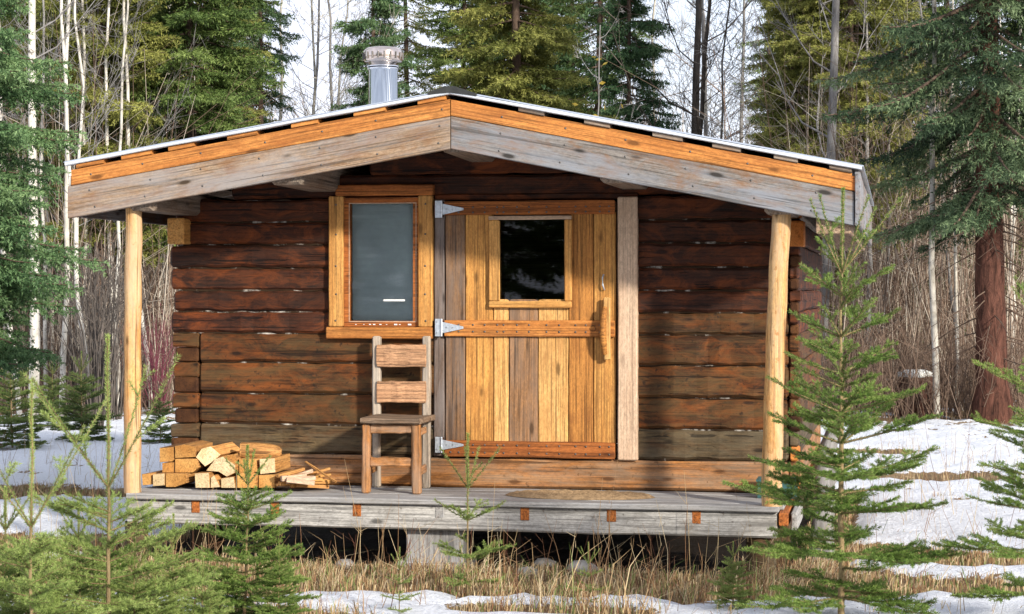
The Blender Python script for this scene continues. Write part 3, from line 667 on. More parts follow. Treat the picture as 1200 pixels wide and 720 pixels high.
# ---------------------------------------------------------------- things on the porch
ch = thing('chair', 'old straight-backed wooden chair with two back slats, below the window', 'chair', (-.66, -.3, .372))
YBK, YFT = -.10, -.47
def leg(px, py0, py1, y, wdt, mat, lean=0, name='leg'):
    x = W(px, 500, y).x; z1 = W(px, py0, y).z
    return beam(name, (x, y, .373), (x+lean, y+.0, z1), wdt, wdt*.9, mat, ch, up=(0, -1, 0), jit=.0025, bev=.008)
leg(441.5, 394, 0, YBK, .050, CHAIRW); leg(499.5, 394, 0, YBK, .050, CHAIRW, .004)
leg(429, 497, 0, YFT, .050, LEGW, .004); leg(488.5, 497, 0, YFT, .054, LEGW, -.003)
cx = lambda px, y: W(px, 450, y).x
cz = lambda py, y: W(470, py, y).z
xboard('back_slat', cx(442, -.12), cx(500, -.12), cz(430, -.12), cz(404, -.12), -.142, -.122, SLATW, ch)
xboard('back_slat', cx(442, -.12), cx(500, -.12), cz(472, -.12), cz(447, -.12), -.142, -.122, SLATW, ch)
xboard('seat', cx(421.5, -.5), cx(497, -.42), cz(497, -.47), cz(490.5, -.47), -.52, -.09, SEATW, ch, n=4, bev=.01)
xboard('apron', cx(434, YFT)+.0, cx(483, YFT), cz(508, YFT), cz(498, YFT), YFT-.012, YFT+.012, LEGW, ch)
xboard('stretcher', cx(434, YFT), cx(483, YFT), cz(547, YFT), cz(537, YFT), YFT-.012, YFT+.012, LEGW, ch)
for pa, pb in ((429, 441.5), (488.5, 499.5)):
    xa, xb = cx(pa, YFT), cx(pb, YBK)
    beam('side_rail', (xa, YFT+.03, .50), (xb, YBK-.03, .50), .024, .05, LEGW, ch)
    beam('side_rail', (xa, YFT+.03, .735), (xb, YBK-.03, .735), .022, .04, LEGW, ch)

# braided oval mat
def mat_obj():
    c = Vector((W(680, 572, -.38).x, -.40, .3725)); V = [(0, 0, .012)]; Fq = []; sides = 64; rings = 17
    for r_ in range(1, rings+1):
        s_ = r_/rings; z = .013+.006*(r_ % 2)-(.018 if r_ == rings else 0)
        for k in range(sides):
            a = 2*math.pi*k/sides; zz = z+(.003*math.sin(k*8+r_*1.7) if r_ < rings else 0)
            V.append((.45*s_*math.cos(a), .21*s_*math.sin(a)*(1+.04*math.sin(3*a)), max(.0005, zz)))
    for k in range(sides): Fq.append((0, 1+k, 1+(k+1) % sides))
    for r_ in range(rings-1):
        for k in range(sides):
            a = 1+r_*sides+k; b_ = 1+r_*sides+(k+1) % sides; Fq.append((a, a+sides, b_+sides, b_))
    me = bpy.data.meshes.new('doormat'); me.from_pydata(V, [], Fq); me.update()
    return tag(obj('doormat', me, MAT, None, Matrix.Translation(c)), 'flat brown braided doormat lying in front of the door', 'doormat')
mat_obj()
# teal tub
tx0, tx1 = W(889, 575, -.2).x, W(934, 575, -.2).x
tub = thing('plastic_tub', 'low faded teal plastic tub behind the right porch post', 'tub', ((tx0+tx1)/2, -.2, .372))
o = ringbox('tub_wall', tx0, tx1, 0, .2, .012, 0, .095, TEAL, tub)
o.matrix_basis = Matrix.Translation(((tx0+tx1)/2, -.2, .373+.0)) @ Matrix.Rotation(R(90), 4, 'X'); 
ringless('tub_bottom', tx0+.012, tx1-.012, .374, .386, -.288, -.112, TEAL, tub)
o = ringbox('tub_rim', tx0-.008, tx1+.008, 0, .216, .018, 0, .012, TEAL, tub)
o.matrix_basis = Matrix.Translation(((tx0+tx1)/2, -.2, .469)) @ Matrix.Rotation(R(90), 4, 'X')
ringless('tub_lid', tx0+.012, tx1-.012, .462, .468, -.288, -.112, TEAL, tub)

# split firewood: each piece an object; polygons of the end face in photo pixels at the pile's front
FW = [  # pixel polygon of the end, y of the front end, length, end material, label
 ([(187, 525), (203, 524), (204, 541), (187, 542)], -.42, .36, FIREO, 'squarish orange firewood split at top left of the stack'),
 ([(205, 523), (216, 521), (229, 524), (229, 536), (205, 537)], -.42, .36, FIREO, 'firewood split topping the stack beside the orange log end'),
 ([(190, 543), (204, 542), (204, 554), (190, 554)], -.44, .36, FIREO, 'small square orange firewood split in the middle row, leftmost'),
 ([(205, 538), (231, 538), (233, 548), (226, 554), (205, 554)], -.44, .36, FIREO, 'wide orange firewood split in the middle row of the stack'),
 ([(166, 556), (177, 555), (178, 568), (167, 569)], -.46, .33, FIREO, 'narrow firewood split on the deck next to the left post'),
 ([(179, 556), (193, 555), (193, 569), (179, 570)], -.48, .36, FIREE, 'pale cream firewood split at the bottom left of the stack'),
 ([(194, 555), (219, 555), (219, 566), (205, 571), (194, 571)], -.48, .36, FIREO, 'long low orange firewood split on the deck, bottom row'),
 ([(229, 536), (236, 526), (247, 523), (259, 533), (250, 541), (240, 547)], -.43, .36, FIREE, 'pale wedge of firewood tilted against the taller stack'),
 ([(241, 552), (252, 538), (261, 535), (276, 545), (276, 554), (266, 559), (256, 553)], -.46, .38, FIREE, 'large pale half-round of firewood leaning on the pile'),
 ([(228, 555), (245, 554), (246, 572), (229, 572)], -.50, .34, FIREE, 'upright pale square firewood block on the deck, middle of pile'),
 ([(247, 560), (251, 557), (258, 571), (247, 572)], -.50, .34, FIREE, 'small pale firewood wedge squeezed between two bottom blocks'),
 ([(259, 561), (274, 559), (276, 572), (259, 572)], -.50, .34, FIREE, 'pale bottom firewood block under the half-round'),
 ([(278, 556), (290, 553), (300, 560), (299, 572), (278, 572)], -.50, .34, FIREO, 'orange firewood split on the deck behind the small spruce'),
 ([(264, 536), (275, 532), (279, 540), (277, 546)], -.40, .30, FIREO, 'thin firewood sliver above the large half-round'),
 ([(280, 538), (300, 538), (302, 553), (280, 555)], -.42, .34, FIREO, 'orange firewood split under the thick round log'),
 ([(304, 538), (322, 537), (323, 554), (305, 556)], -.44, .34, FIREE, 'pale square-ended firewood split right under the round log'),
 ([(303, 557), (322, 556), (322, 572), (303, 572)], -.46, .34, FIREO, 'firewood split on the deck left of the kindling'),
]
def prism(name, poly, y0, ln, mats, label, cat, group, lift=.0):
    P = [W(px, py, y0) for px, py in poly]
    c = sum(P, Vector())/len(P); zmin = min(p.z for p in P)
    if zmin < .376: 
        for p in P: p.z = max(p.z, .376)
    rr = random.Random(int(poly[0][0]*31+poly[0][1]))
    n_ = len(P); V = []; e = .004
    # local x = grain along depth
    for j, y in enumerate((0, e, ln*.5, ln-e, ln)):
        s_ = .97 if j in (0, 4) else 1
        for p in P: V.append((y, -(p.x-c.x)*s_+rr.uniform(-.0015, .0015)*(j == 2), (p.z-c.z)*s_))
    Fq = [tuple(range(n_)), tuple(reversed(range(4*n_, 5*n_)))]
    for j in range(4):
        for k in range(n_): Fq.append((j*n_+k, (j+1)*n_+k, (j+1)*n_+(k+1) % n_, j*n_+(k+1) % n_))
    me = bpy.data.meshes.new(name); me.from_pydata(V, [], Fq)
    for m_ in mats[:-1]: me.materials.append(m_)
    me.polygons[0].material_index = 1; me.polygons[1].material_index = 1
    kb = rr.randrange(n_)
    if rr.random() < .6:
        for j in range(4): me.polygons[2+j*n_+kb].material_index = 2
    me.materials.append(mats[-1])
    wm = Matrix.Translation((c.x, y0, c.z)) @ Matrix.Rotation(R(90+rr.uniform(-4, 4)), 4, 'Z')
    o = obj(name, me, mats[-1], None, wm)
    return tag(o, label, cat, group)
for poly, y0, ln, em, lb in FW:
    # first slot side timber, second the sawn end
    prism('firewood', poly, y0, ln, [FIREW, em, BARKF], lb, 'firewood', 'split firewood stacked on the porch')
# thick round log lying along the wall on top
def round_log():
    c0, c1 = W(281, 528, -.32), W(330, 530, -.24); g = np.random.default_rng(5)
    m = frame(c0, c1); L = (c1-c0).length
    prof = [(0, .045), (.012, .052), (L*.35, .056), (L*.7, .05), (L-.015, .038), (L, .022)]
    V = []; sides = 14
    for x, r_ in prof:
        for k in range(sides):
            a = 2*math.pi*k/sides; q = r_*(1+g.uniform(-.06, .06)); V.append((x, q*math.cos(a), q*math.sin(a)))
    Fq = [(j*sides+k, (j+1)*sides+k, (j+1)*sides+(k+1) % sides, j*sides+(k+1) % sides) for j in range(len(prof)-1) for k in range(sides)]
    Fq = [q[::-1] for q in Fq]+[tuple(range(sides)), tuple(reversed(range((len(prof)-1)*sides, len(prof)*sides)))]
    me = bpy.data.meshes.new('firewood'); me.from_pydata(V, [], Fq); smooth_mesh(me)
    tag(obj('firewood', me, FIREW, None, m), 'thick rounded yellow log lying lengthwise on top of the firewood', 'firewood', 'split firewood stacked on the porch')
round_log()
rk = random.Random(21)
for k in range(26):
    px0 = rk.uniform(322, 352); py0 = rk.uniform(556, 571); ang = rk.uniform(-28, 12); ln = rk.uniform(26, 46)
    y = rk.uniform(-.55, -.32)
    a = W(px0, py0, y); b_ = W(px0+ln*math.cos(R(ang)), py0+ln*.55*math.sin(R(ang)), y+rk.uniform(.05, .2))
    for q in (a, b_): q.z = max(q.z-.004, .39)
    th = rk.uniform(.016, .032)
    o = beam('kindling', a, b_, th, th*rk.uniform(.6, 1), [FIREW, PALE, TRIM][k % 3], None, n=1, jit=.002, bev=.002)
    tag(o, 'split kindling stick in the small heap left of the chair', 'kindling', 'kindling sticks heaped on the porch')
a = W(358, 541, -.30); b_ = W(394, 565, -.40)
tag(beam('kindling', a, b_, .014, .011, FIREW, None, n=2), 'long thin stick leaning over the right end of the kindling', 'kindling', 'kindling sticks heaped on the porch')

# ---------------------------------------------------------------- vegetation builders
def needle_mesh(name, segs, dens, nlen, nw, seed, spread=(.55, 1.0), tintf=None, lift=0.0):
    """segs: (N,7) start, end, base tint -> thin triangular needles round each twig"""
    S = np.array(segs, float); g = np.random.default_rng(seed)
    d = S[:, 3:6]-S[:, 0:3]; L = np.linalg.norm(d, axis=1); cnt = np.maximum(1, np.round(L*dens+g.random(len(L))-.5)).astype(int)
    ii = np.repeat(np.arange(len(S)), cnt); tt = g.random(len(ii))
    base = S[ii, 0:3]+d[ii]*tt[:, None]; ax = d[ii]/(L[ii, None]+1e-9)
    u = g.normal(size=(len(ii), 3)); u[:, 2] += lift; u -= ax*(u*ax).sum(1)[:, None]; u /= np.linalg.norm(u, axis=1)[:, None]+1e-9
    al = g.uniform(spread[0], spread[1], len(ii))[:, None]
    nd = ax*np.cos(al)+u*np.sin(al); ln = nlen*g.uniform(.7, 1.15, len(ii))[:, None]
    sd_ = np.cross(nd, g.normal(size=nd.shape)); sd_ /= np.linalg.norm(sd_, axis=1)[:, None]+1e-9
    tip = base+nd*ln; wv = sd_*nw*.5
    mid = base+nd*ln*.25
    V = np.stack([mid-wv, mid+wv, tip], 1); V[:, 0] -= nd*ln*.25*0.6; 
    V = V.reshape(-1, 3)
    tint = np.clip(S[ii, 6]+g.normal(0, .12, len(ii)), 0, 1)
    me = mesh_np(name, V, np.arange(len(V)).reshape(-1, 3)); attr(me, 'tint', np.repeat(tint, 3))
    return me

def spruce(seed, H, Rm, base, dz, dens, nlen, nw, trunk_r, droop=.35, twig_step=.09, gap=.1, per=(4, 7), bare_low=0, bend=0.02, sweep=.25, twig_scale=.30, tvar=(.26, .64)):
    """full-size conifer: returns (trunk mesh, crown mesh)"""
    g = np.random.default_rng(seed); tk = Tubes(); tb = Tubes(); segs = []
    zz = np.linspace(-.2, H, 14); ox = np.cumsum(g.normal(0, bend, 14)); oy = np.cumsum(g.normal(0, bend, 14))
    cen = lambda z: np.array([np.interp(z, zz, ox)-ox[0], np.interp(z, zz, oy)-oy[0], z])
    zf = np.linspace(-.2, H, 60 if trunk_r > .2 else 16); tk.add([cen(z) for z in zf], [trunk_r*(1-z/H*.96)*(1.25 if z < .3 else 1) for z in np.clip(zf, 0, H)], 22 if trunk_r > .2 else 9, jit=.07, rng=g)
    z = base
    while z < H-.1:
        rel = (z-base)/(H-base); rz = Rm*((1-rel)**.75)*(.45+.55*min(1, rel*5+.35))
        for k in range(g.integers(*per)):
            if g.random() < gap: continue
            a = g.uniform(0, 2*math.pi); Lb = rz*g.uniform(.6, 1.15)+.08; h = np.array([math.cos(a), math.sin(a), 0])
            perp = np.array([-h[1], h[0], 0]); n_ = 7; pts = []
            c0 = cen(z+g.uniform(-.5, .5)*dz); wob = g.uniform(-.15, .15); dr = droop*g.uniform(.6, 1.4)
            for q in range(n_):
                s_ = q/(n_-1)
                pts.append(c0+h*Lb*s_+perp*wob*Lb*s_*s_+np.array([0, 0, Lb*(.18*(rel) * s_ - dr*(s_**1.3)+sweep*dr*1.6*s_**3)]))
            pts = np.array(pts); tb.add(pts, [max(.003, trunk_r*.16*(1-.85*q/(n_-1))*min(1, Lb/1.2)+.003) for q in range(n_)], 4)
            m_ = max(3, int(Lb/twig_step)); tn = g.uniform(*tvar)
            for q in range(m_):
                s_ = (q+g.random()*.6+.8)/(m_+.4)
                if s_ > 1: continue
                if s_ < .18 and g.random() < .6: continue
                p = np.array([np.interp(s_, np.linspace(0, 1, n_), pts[:, c]) for c in range(3)])
                p2 = np.array([np.interp(min(1, s_+.1), np.linspace(0, 1, n_), pts[:, c]) for c in range(3)]); ax = (p2-p)/(np.linalg.norm(p2-p)+1e-6) if s_ < .95 else h
                for sd_ in (-1, 1):
                    tl = (twig_scale*Lb*(1-s_)**.8+.10)*g.uniform(.6, 1.2)
                    dirv = ax*.75+perp*sd_*g.uniform(.5, .95)+np.array([0, 0, g.uniform(-.55, .12)]); dirv /= np.linalg.norm(dirv)
                    e1 = p+dirv*tl*.55; e2 = e1+(dirv+np.array([0, 0, g.uniform(-.45, -.05)]))*tl*.45
                    ti = tn+.12*s_+g.normal(0, .05)
                    segs.append((*p, *e1, ti)); segs.append((*e1, *e2, ti+.08))
                    if tl > .2:
                        for s3 in (-1, 1):
                            d3 = dirv*.6+np.cross(dirv, [0, 0, 1.])*s3*.8+np.array([0, 0, -.2]); l3 = tl*g.uniform(.25, .45); segs.append((*e1, *(e1+d3*l3), ti+.05))
            for q in range(2, n_-1): segs.append((*pts[q], *pts[q+1], tn+.1))
        z += dz*g.uniform(.7, 1.3)
    for k in range(bare_low):
        zb_ = g.uniform(.8, base+.3); a = g.uniform(0, 6.28); Lb = g.uniform(.35, .9)*Rm*.8; c0 = cen(zb_)
        pts = [c0+np.array([math.cos(a)*Lb*s_, math.sin(a)*Lb*s_, -.35*Lb*s_**1.4]) for s_ in (0, .3, .6, 1)]
        tb.add(pts, [.012, .009, .006, .002], 4)
        for q in range(8):
            s_ = g.uniform(.25, 1); p = c0+np.array([math.cos(a)*Lb*s_, math.sin(a)*Lb*s_, -.35*Lb*s_**1.4]); aa = a+g.uniform(-1.2, 1.2); l2 = g.uniform(.1, .35)
            tb.add([p, p+np.array([math.cos(aa)*l2, math.sin(aa)*l2, -.5*l2])], [.004, .0015], 3)
    segs.append((*cen(H-.5), *cen(H), .6))
    return smooth_mesh(tk.mesh('trunk')), smooth_mesh(tb.mesh('branches')), needle_mesh('crown', segs, dens, nlen, nw, seed+1)

def sapling(seed, H, Rm, base, dens=700, nlen=.017, nw=.0022, whorl=.17, up=.25, r0=.016, leader=.35, inter=3, tip_tint=.7, per=(4, 6), sparse=0, sub=.075):
    """young spruce seen close: every needle a face. whorls of branches plus inter-whorl shoots"""
    g = np.random.default_rng(seed); tb = Tubes(); segs = []
    zz = np.linspace(-.08, H, 12); ox = np.cumsum(g.normal(0, .004, 12)); oy = np.cumsum(g.normal(0, .004, 12))
    cen = lambda z: np.array([np.interp(z, zz, ox)-ox[0], np.interp(z, zz, oy)-oy[0], z])
    tb.add([cen(z) for z in zz], [max(.0035, r0*(1-max(0, z)/H*.85)) for z in zz], 8, jit=.05, rng=g)
    levels = []; z = base
    while z < H-leader-.1:
        levels.append((z, g.integers(*per), 1.0))
        for q in range(inter): levels.append((z+whorl*g.uniform(.15, .9), 1, .62))
        z += whorl*g.uniform(.75, 1.25)
    levels.append((H-leader, 4, 1.0))
    levels = [q for q in levels if q[2] > .9 or (q[0]-base)/(H-base) < .5 or g.random() < .4]
    for z, nb_, k_ in levels:
        rel = (z-base)/(H-base); rz = (Rm*(1-rel)**1.0+.08)*k_*(.75+.25*min(1, rel*6)); a0 = g.uniform(0, 6.28)
        for k in range(int(nb_)):
            if g.random() < sparse: continue
            a = a0+k*2*math.pi/max(1, nb_)+g.uniform(-.35, .35); Lb = rz*g.uniform(.72, 1.12); h = np.array([math.cos(a), math.sin(a), 0]); perp = np.array([-h[1], h[0], 0]); topw = abs(z-(H-leader)) < .02
            if topw: Lb = leader*g.uniform(.55, .75)
            n_ = 8; u0 = up*(.3+1.6*rel)*g.uniform(.6, 1.3)+(.75 if topw else 0); wob = g.uniform(-.12, .12); dr = .30*(1-rel)**2
            pts = np.array([cen(z)+h*Lb*s_+perp*wob*Lb*s_*s_+np.array([0, 0, Lb*(u0*s_-dr*s_**1.4+.30*dr*s_**3+.10*s_**2)]) for s_ in np.linspace(0, 1, n_)])
            tb.add(pts, [max(.0016, r0*.32*(1-.8*q/(n_-1))) for q in range(n_)], 4)
            tn = g.uniform(.35, .58)
            for q in range(n_-1): segs.append((*pts[q], *pts[q+1], tn+(.18 if q > n_-4 else 0)*tip_tint))
            m_ = int(Lb/sub)
            for q in range(m_):
                s_ = (q+1.2)/(m_+1.2)
                if s_ < .22: continue
                p = np.array([np.interp(s_, np.linspace(0, 1, n_), pts[:, c]) for c in range(3)])
                ax = pts[-1]-pts[-3]; ax = ax/np.linalg.norm(ax)
                for sd_ in (-1, 1):
                    if g.random() < .12+sparse*.4+(.7 if topw else .35*rel): continue
                    tl = (Lb*.42*(1-s_)+.045)*g.uniform(.7, 1.2)
                    dv = ax*.8+perp*sd_*g.uniform(.55, .8)+np.array([0, 0, g.uniform(-.16, .28)]); dv /= np.linalg.norm(dv)
                    e = p+dv*tl; ti = tn+g.normal(.02, .05)
                    tb.add([p, e], [.0016, .0009], 3)
                    segs.append((*p, *(p+dv*tl*.6), ti)); segs.append((*(p+dv*tl*.6), *e, ti+.18*tip_tint))
                    if tl > .11:
                        for s3 in (-1, 1):
                            for tq in (.4, .7):
                                d3 = dv*.75+np.cross(dv, [0, 0, 1.])*s3*.65; b3 = p+dv*tl*tq; segs.append((*b3, *(b3+d3*tl*.33), ti+.16*tip_tint))
    for z in np.arange(max(base, H*.45), H, .03):
        for q in range(3 if z > H-leader else 1): segs.append((*cen(z), *cen(z+.03), .55+.15*(z > H-leader)))
    return smooth_mesh(tb.mesh('trunk')), needle_mesh('crown', segs, dens, nlen, nw, seed+1, (.6, 1.15), lift=.25)

def bare_tree(seed, H, r0, nbr=16, first=.35, spread=.45, fork=3, twigs=4, bend=.02, lean=0.0):
    """leafless tree: (trunk mesh, branch mesh)"""
    g = np.random.default_rng(seed); tk = Tubes(); br = Tubes()
    zz = np.linspace(-.15, H, 12); ox = np.cumsum(g.normal(0, bend, 12))+lean*zz; oy = np.cumsum(g.normal(0, bend, 12))
    cen = lambda z: np.array([np.interp(z, zz, ox)-ox[0], np.interp(z, zz, oy)-oy[0], z])
    tk.add([cen(z) for z in zz], [max(.006, r0*(1-max(0, z)/H*.85)) for z in zz], 7, jit=.04, rng=g)
    for k in range(nbr):
        z = H*(first+(1-first)*(k+g.random())/nbr*.98); a = g.uniform(0, 6.28); Lb = (H-z)*g.uniform(.35, .7)*spread*2+.35; h = np.array([math.cos(a), math.sin(a), 0])
        P = lambda s_: cen(z)+h*Lb*.5*s_**.75+np.array([0, 0, Lb*(.30*s_+.5*s_*s_)])+np.array([.05*Lb*math.sin(6*s_+k), .05*Lb*math.cos(5*s_+k), 0])*s_
        rb = max(.006, r0*.38*(1-z/H*.8)); br.add([P(s_) for s_ in (0, .2, .4, .6, .8, 1)], [rb*.7, rb*.55, rb*.42, rb*.3, rb*.2, .0015], 4)
        for q in range(fork):
            s_ = g.uniform(.25, .95); p = P(s_); aa = a+g.uniform(-1.3, 1.3); l2 = Lb*(1-s_*.6)*g.uniform(.3, .6); d2 = np.array([math.cos(aa)*.6, math.sin(aa)*.6, g.uniform(.2, .8)])
            e = p+d2*l2; br.add([p, (p+e)/2+g.normal(0, .02, 3), e], [rb*.4, rb*.28, .002], 3)
            for w_ in range(twigs):
                b0 = p+(e-p)*g.uniform(.3, 1); d3 = d2+g.normal(0, .5, 3); br.add([b0, b0+d3*l2*.35], [.004, .0015], 3)
    return smooth_mesh(tk.mesh('trunk')), br.mesh('branches')

def plant(name, meshes, mats, parts, label, cat, loc, rz=0, sc=1.0, group=None, tilt=(0, 0)):
    """a tree or shrub thing; meshes are shared between copies"""
    o = bpy.data.objects.new(name, None); o.empty_display_size = .1; COL.objects.link(o)
    o.location = loc; o.rotation_euler = (tilt[0], tilt[1], rz); o.scale = (sc, sc, sc) if isinstance(sc, (int, float)) else sc
    tag(o, label, cat, group)
    for me, m_, pn in zip(meshes, mats, parts):
        c = bpy.data.objects.new(pn, me); COL.objects.link(c); c.parent = o
        if not me.materials: me.materials.append(None)
        c.material_slots[0].link = 'OBJECT'; c.material_slots[0].material = m_
    return o
def at(px, d):
    p = G(px, d); p.z = gz(p.x, p.y)-.03; return p

# ---------------------------------------------------------------- background forest
SPA = spruce(101, 15, 1.9, 1.2, .25, 72, .08, .023, .13, .40, per=(7, 10), twig_scale=.40)
SPB = spruce(102, 13, 1.55, 1.0, .24, 72, .08, .023, .10, .30, per=(7, 10), twig_scale=.42)
SPC = spruce(103, 14, 1.25, 2.0, .32, 60, .075, .02, .10, .45, gap=.2, bare_low=14, per=(5, 8), twig_scale=.42)
SPF = spruce(104, 12, 1.8, .5, .36, 34, .13, .045, .12, .35, twig_step=.14, per=(6, 9), twig_scale=.4)
TC = ('trunk', 'crown'); T3 = ('trunk', 'branches', 'crown')
SPD = spruce(105, 14, 1.75, 3.0, .24, 72, .08, .023, .10, .38, per=(7, 10), twig_scale=.42, bare_low=26)
spr = [  # px, depth, model, material, scale, label
 (96, 38, SPD, F_GRN, .95, 'dark spruce behind the pale aspens at the far left'),
 (196, 33, SPD, F_OLV, 1.0, 'olive-green spruce rising above the left end of the roof'),
 (252, 40, SPD, F_GRN, .9, 'shaded spruce between the olive spruce and the slim open one'),
 (308, 36, SPC, F_BLUE, (.72, .72, .95), 'slim open spruce with sky on its right, left of the stovepipe'),
 (440, 38, SPB, F_BLUE, (.72, .72, 1), 'blue-green spruce standing behind the stovepipe'),
 (478, 45, SPC, F_OLV, 1.0, 'thin yellowish spruce just right of the stovepipe'),
 (545, 42, SPB, F_GRN, 1.0, 'green spruce above the roof ridge, left of the brown-trunked one'),
 (607, 31, SPA, F_OLV, .9, 'broad spruce with a brown trunk behind the roof ridge'),
 (668, 43, SPB, F_BLUE, 1.0, 'blue-green spruce between the broad spruce and the dense one'),
 (700, 37, SPC, F_GRN, 1.0, 'narrow spruce with gaps above the right roof slope'),
 (735, 34, SPB, F_BLUE, (.66, .66, .92), 'dense dark spruce at the left edge of the sky gap'),
 (903, 48, SPC, F_GRN, .9, 'distant spruce just right of the sky gap'),
 (962, 35, SPD, F_OLV, (.75, .75, .98), 'olive spruce left of the grey leaning trunk'),
 (1000, 34, SPD, F_OLV, .85, 'yellow-olive spruce above the right end of the roof'),
 (1062, 36, SPD, F_GRN, 1.0, 'green spruce behind the birch stems at the right'),
 (1108, 36, SPC, F_BLUE, 1.0, 'thin spruce left of the big red-barked trunk'),
 (1225, 36, SPA, F_GRN, .9, 'spruce cut by the right edge beyond the red trunk'),
 (118, 27.5, SPD, F_OLV, .8, 'olive spruce crown hanging over the left end of the roof'),
 (228, 28.5, SPD, F_GRN, .85, 'green spruce crown directly above the left roof slope'),
 (62, 30, SPD, F_OLV, .9, 'olive spruce crown among the aspens at the far left'),
 (930, 31, SPB, F_OLV, (.6, .6, .8), 'yellow-green spruce just left of the grey bare trunk'),
 (990, 30.5, SPD, F_OLV, .85, 'yellow-green spruce hanging over the right eave'),
 (1035, 40, SPB, F_GRN, .95, 'green spruce left of the birch stems, right of the eave'),
 (278, 47, SPB, F_OLV, (.8, .8, 1), 'olive spruce half behind the slim open spruce'),
 (955, 43, SPB, F_OLV, .95, 'yellowish spruce directly behind the grey bare trunk'),
 (575, 50, SPA, F_BLUE, .95, 'back-row spruce left of the broad brown-trunked spruce'),
 (640, 48, SPA, F_GRN, .9, 'back-row spruce right of the broad brown-trunked spruce'),
 (30, 46, SPD, F_GRN, 1.0, 'spruce in the back row at the far left edge'),
 (150, 36, SPD, F_OLV, .95, 'back-row spruce seen between aspen stems left of the roof'),
]
for k, (px, d, mod, fm, s_, lb) in enumerate(spr):
    plant('spruce_tree', mod, (B_SPR, B_SPR, fm), T3, lb, 'spruce', at(px, d), k*2.4, s_, 'spruces in the forest behind the cabin')
# far row closing the forest
rf = random.Random(5)
for k in range(44):
    px = -60+k*31+rf.uniform(-14, 14); d = rf.uniform(56, 95)
    if 330 < px < 405 or 775 < px < 880: s_ = rf.uniform(.3, .45)
    else: s_ = rf.uniform(.5, .9)
    plant('spruce_tree', SPF, (B_SPR, B_SPR, [F_GRN, F_OLV, F_BLUE][k % 3]), T3, 'distant spruce in the far row closing off the forest', 'spruce', at(px, d), rf.uniform(0, 6), (s_*rf.uniform(.9, 1.3), s_*1.1, s_), 'distant spruces in the far row')
# big red-barked spruce at the right and the blue-green one at the left edge
def big_spruce():
    return spruce(301, 13, 2.5, 2.9, .25, 62, .07, .021, .24, .55, twig_step=.085, bare_low=50, bend=.012, per=(8, 12), gap=.3, tvar=(.12, .72), twig_scale=.36)
plant('spruce_tree', big_spruce(), (B_RED, B_SPR, F_BIG), T3, 'big spruce with thick reddish bark at the right edge of the clearing', 'spruce', at(1163, 24.6), .7, (.84, .84, 1.0))
SPL = spruce(302, 8, 1.35, 1.25, .175, 125, .044, .0145, .08, .28, twig_step=.065, per=(8, 11), gap=.02, twig_scale=.38)
plant('spruce_tree', SPL, (B_SPR, B_SPR, F_EDGE), T3, 'blue-green spruce reaching in from the left edge of the picture', 'spruce', at(-50, 16.5), 1.0, (.86, .86, 1.0))

# spruces on the near side of the clearing, mirrored in the door and window glass
for k in range(12):
    plant('spruce_tree', SPF, (B_SPR, B_SPR, F_GRN), T3, 'spruce across the clearing facing the cabin, seen only mirrored in the glass', 'spruce', (-17+k*1.75+rf.uniform(-.6, .6), -27-rf.uniform(0, 9), -.03), k, rf.uniform(.95, 1.25), 'spruces mirrored in the glass')
# aspens
ASP = [bare_tree(401, 11, .046, 20, .28, .22, 4, 4, .035), bare_tree(402, 10, .036, 18, .25, .22, 4, 4, .04), bare_tree(403, 9, .028, 18, .2, .25, 4, 4, .05), bare_tree(404, 12, .066, 20, .35, .22, 4, 4, .03)]
TB_ = ('trunk', 'branches')
ra = random.Random(9)
asp = [(12, 27), (24, 25), (38, 24), (43, 30), (55, 26), (66, 28), (72, 25.5), (87, 30), (93, 26), (99, 27), (108, 25), (120, 31), (131, 27), (139, 25.5), (143, 33), (168, 30), (178, 27), (186, 34), (196, 31), (212, 36), (225, 33), (240, 31), (4, 31), (80, 35), (115, 36), (155, 35), (30, 34), (60, 37)]
ORD = 'first second third fourth fifth sixth seventh eighth ninth tenth eleventh twelfth thirteenth fourteenth fifteenth sixteenth seventeenth eighteenth nineteenth twentieth'.split()
rank = {q: i for i, q in enumerate(sorted(asp))}
for k, (px, d) in enumerate(asp):
    lb = 'slim pale aspen stem left of the cabin, %s from the left edge' % ORD[rank[(px, d)]] if rank[(px, d)] < 20 else 'slim pale aspen stem standing behind the left wall of the cabin'
    lb = {0: 'pale aspen stem nearest the left edge, beside the spruce boughs', 2: 'thickest white aspen trunk in the left stand', 12: 'white aspen stem just left of the left porch post'}.get(k, lb)
    plant('aspen_tree', ASP[3] if k == 2 else ASP[k % 3], (B_ASPEN, B_GREY), TB_, lb, 'aspen', at(px, d), ra.uniform(0, 6), ra.uniform(.8, 1.15), 'aspens left of the cabin', (ra.uniform(-.03, .03), ra.uniform(-.05, .05)))
for px, d, mod, bm, lb, tl in ((1098, 25, ASP[0], B_ASPEN, 'white birch stem left of the big red trunk', .02), (1120, 26.5, ASP[2], B_ASPEN, 'thinner white birch stem right beside the red trunk', -.04), (1128, 28, ASP[2], B_GREY, 'grey sapling leaning towards the red trunk', -.12),
                               (1186, 28, ASP[1], B_ASPEN, 'pale stem to the right of the red trunk', .05), (1194, 30, ASP[2], B_ASPEN, 'pale stem cut by the right edge of the picture', -.06)):
    plant('birch_tree', mod, (bm, B_GREY), TB_, lb, 'birch', at(px, d), px*.1, 1, 'birches beyond the snowy clearing', (0, tl))
BT = [bare_tree(501, 13, .11, 18, .3, .32, 5, 5, .03), bare_tree(502, 11, .07, 20, .25, .36, 5, 6, .04), bare_tree(503, 9, .042, 24, .2, .4, 6, 6, .05)]
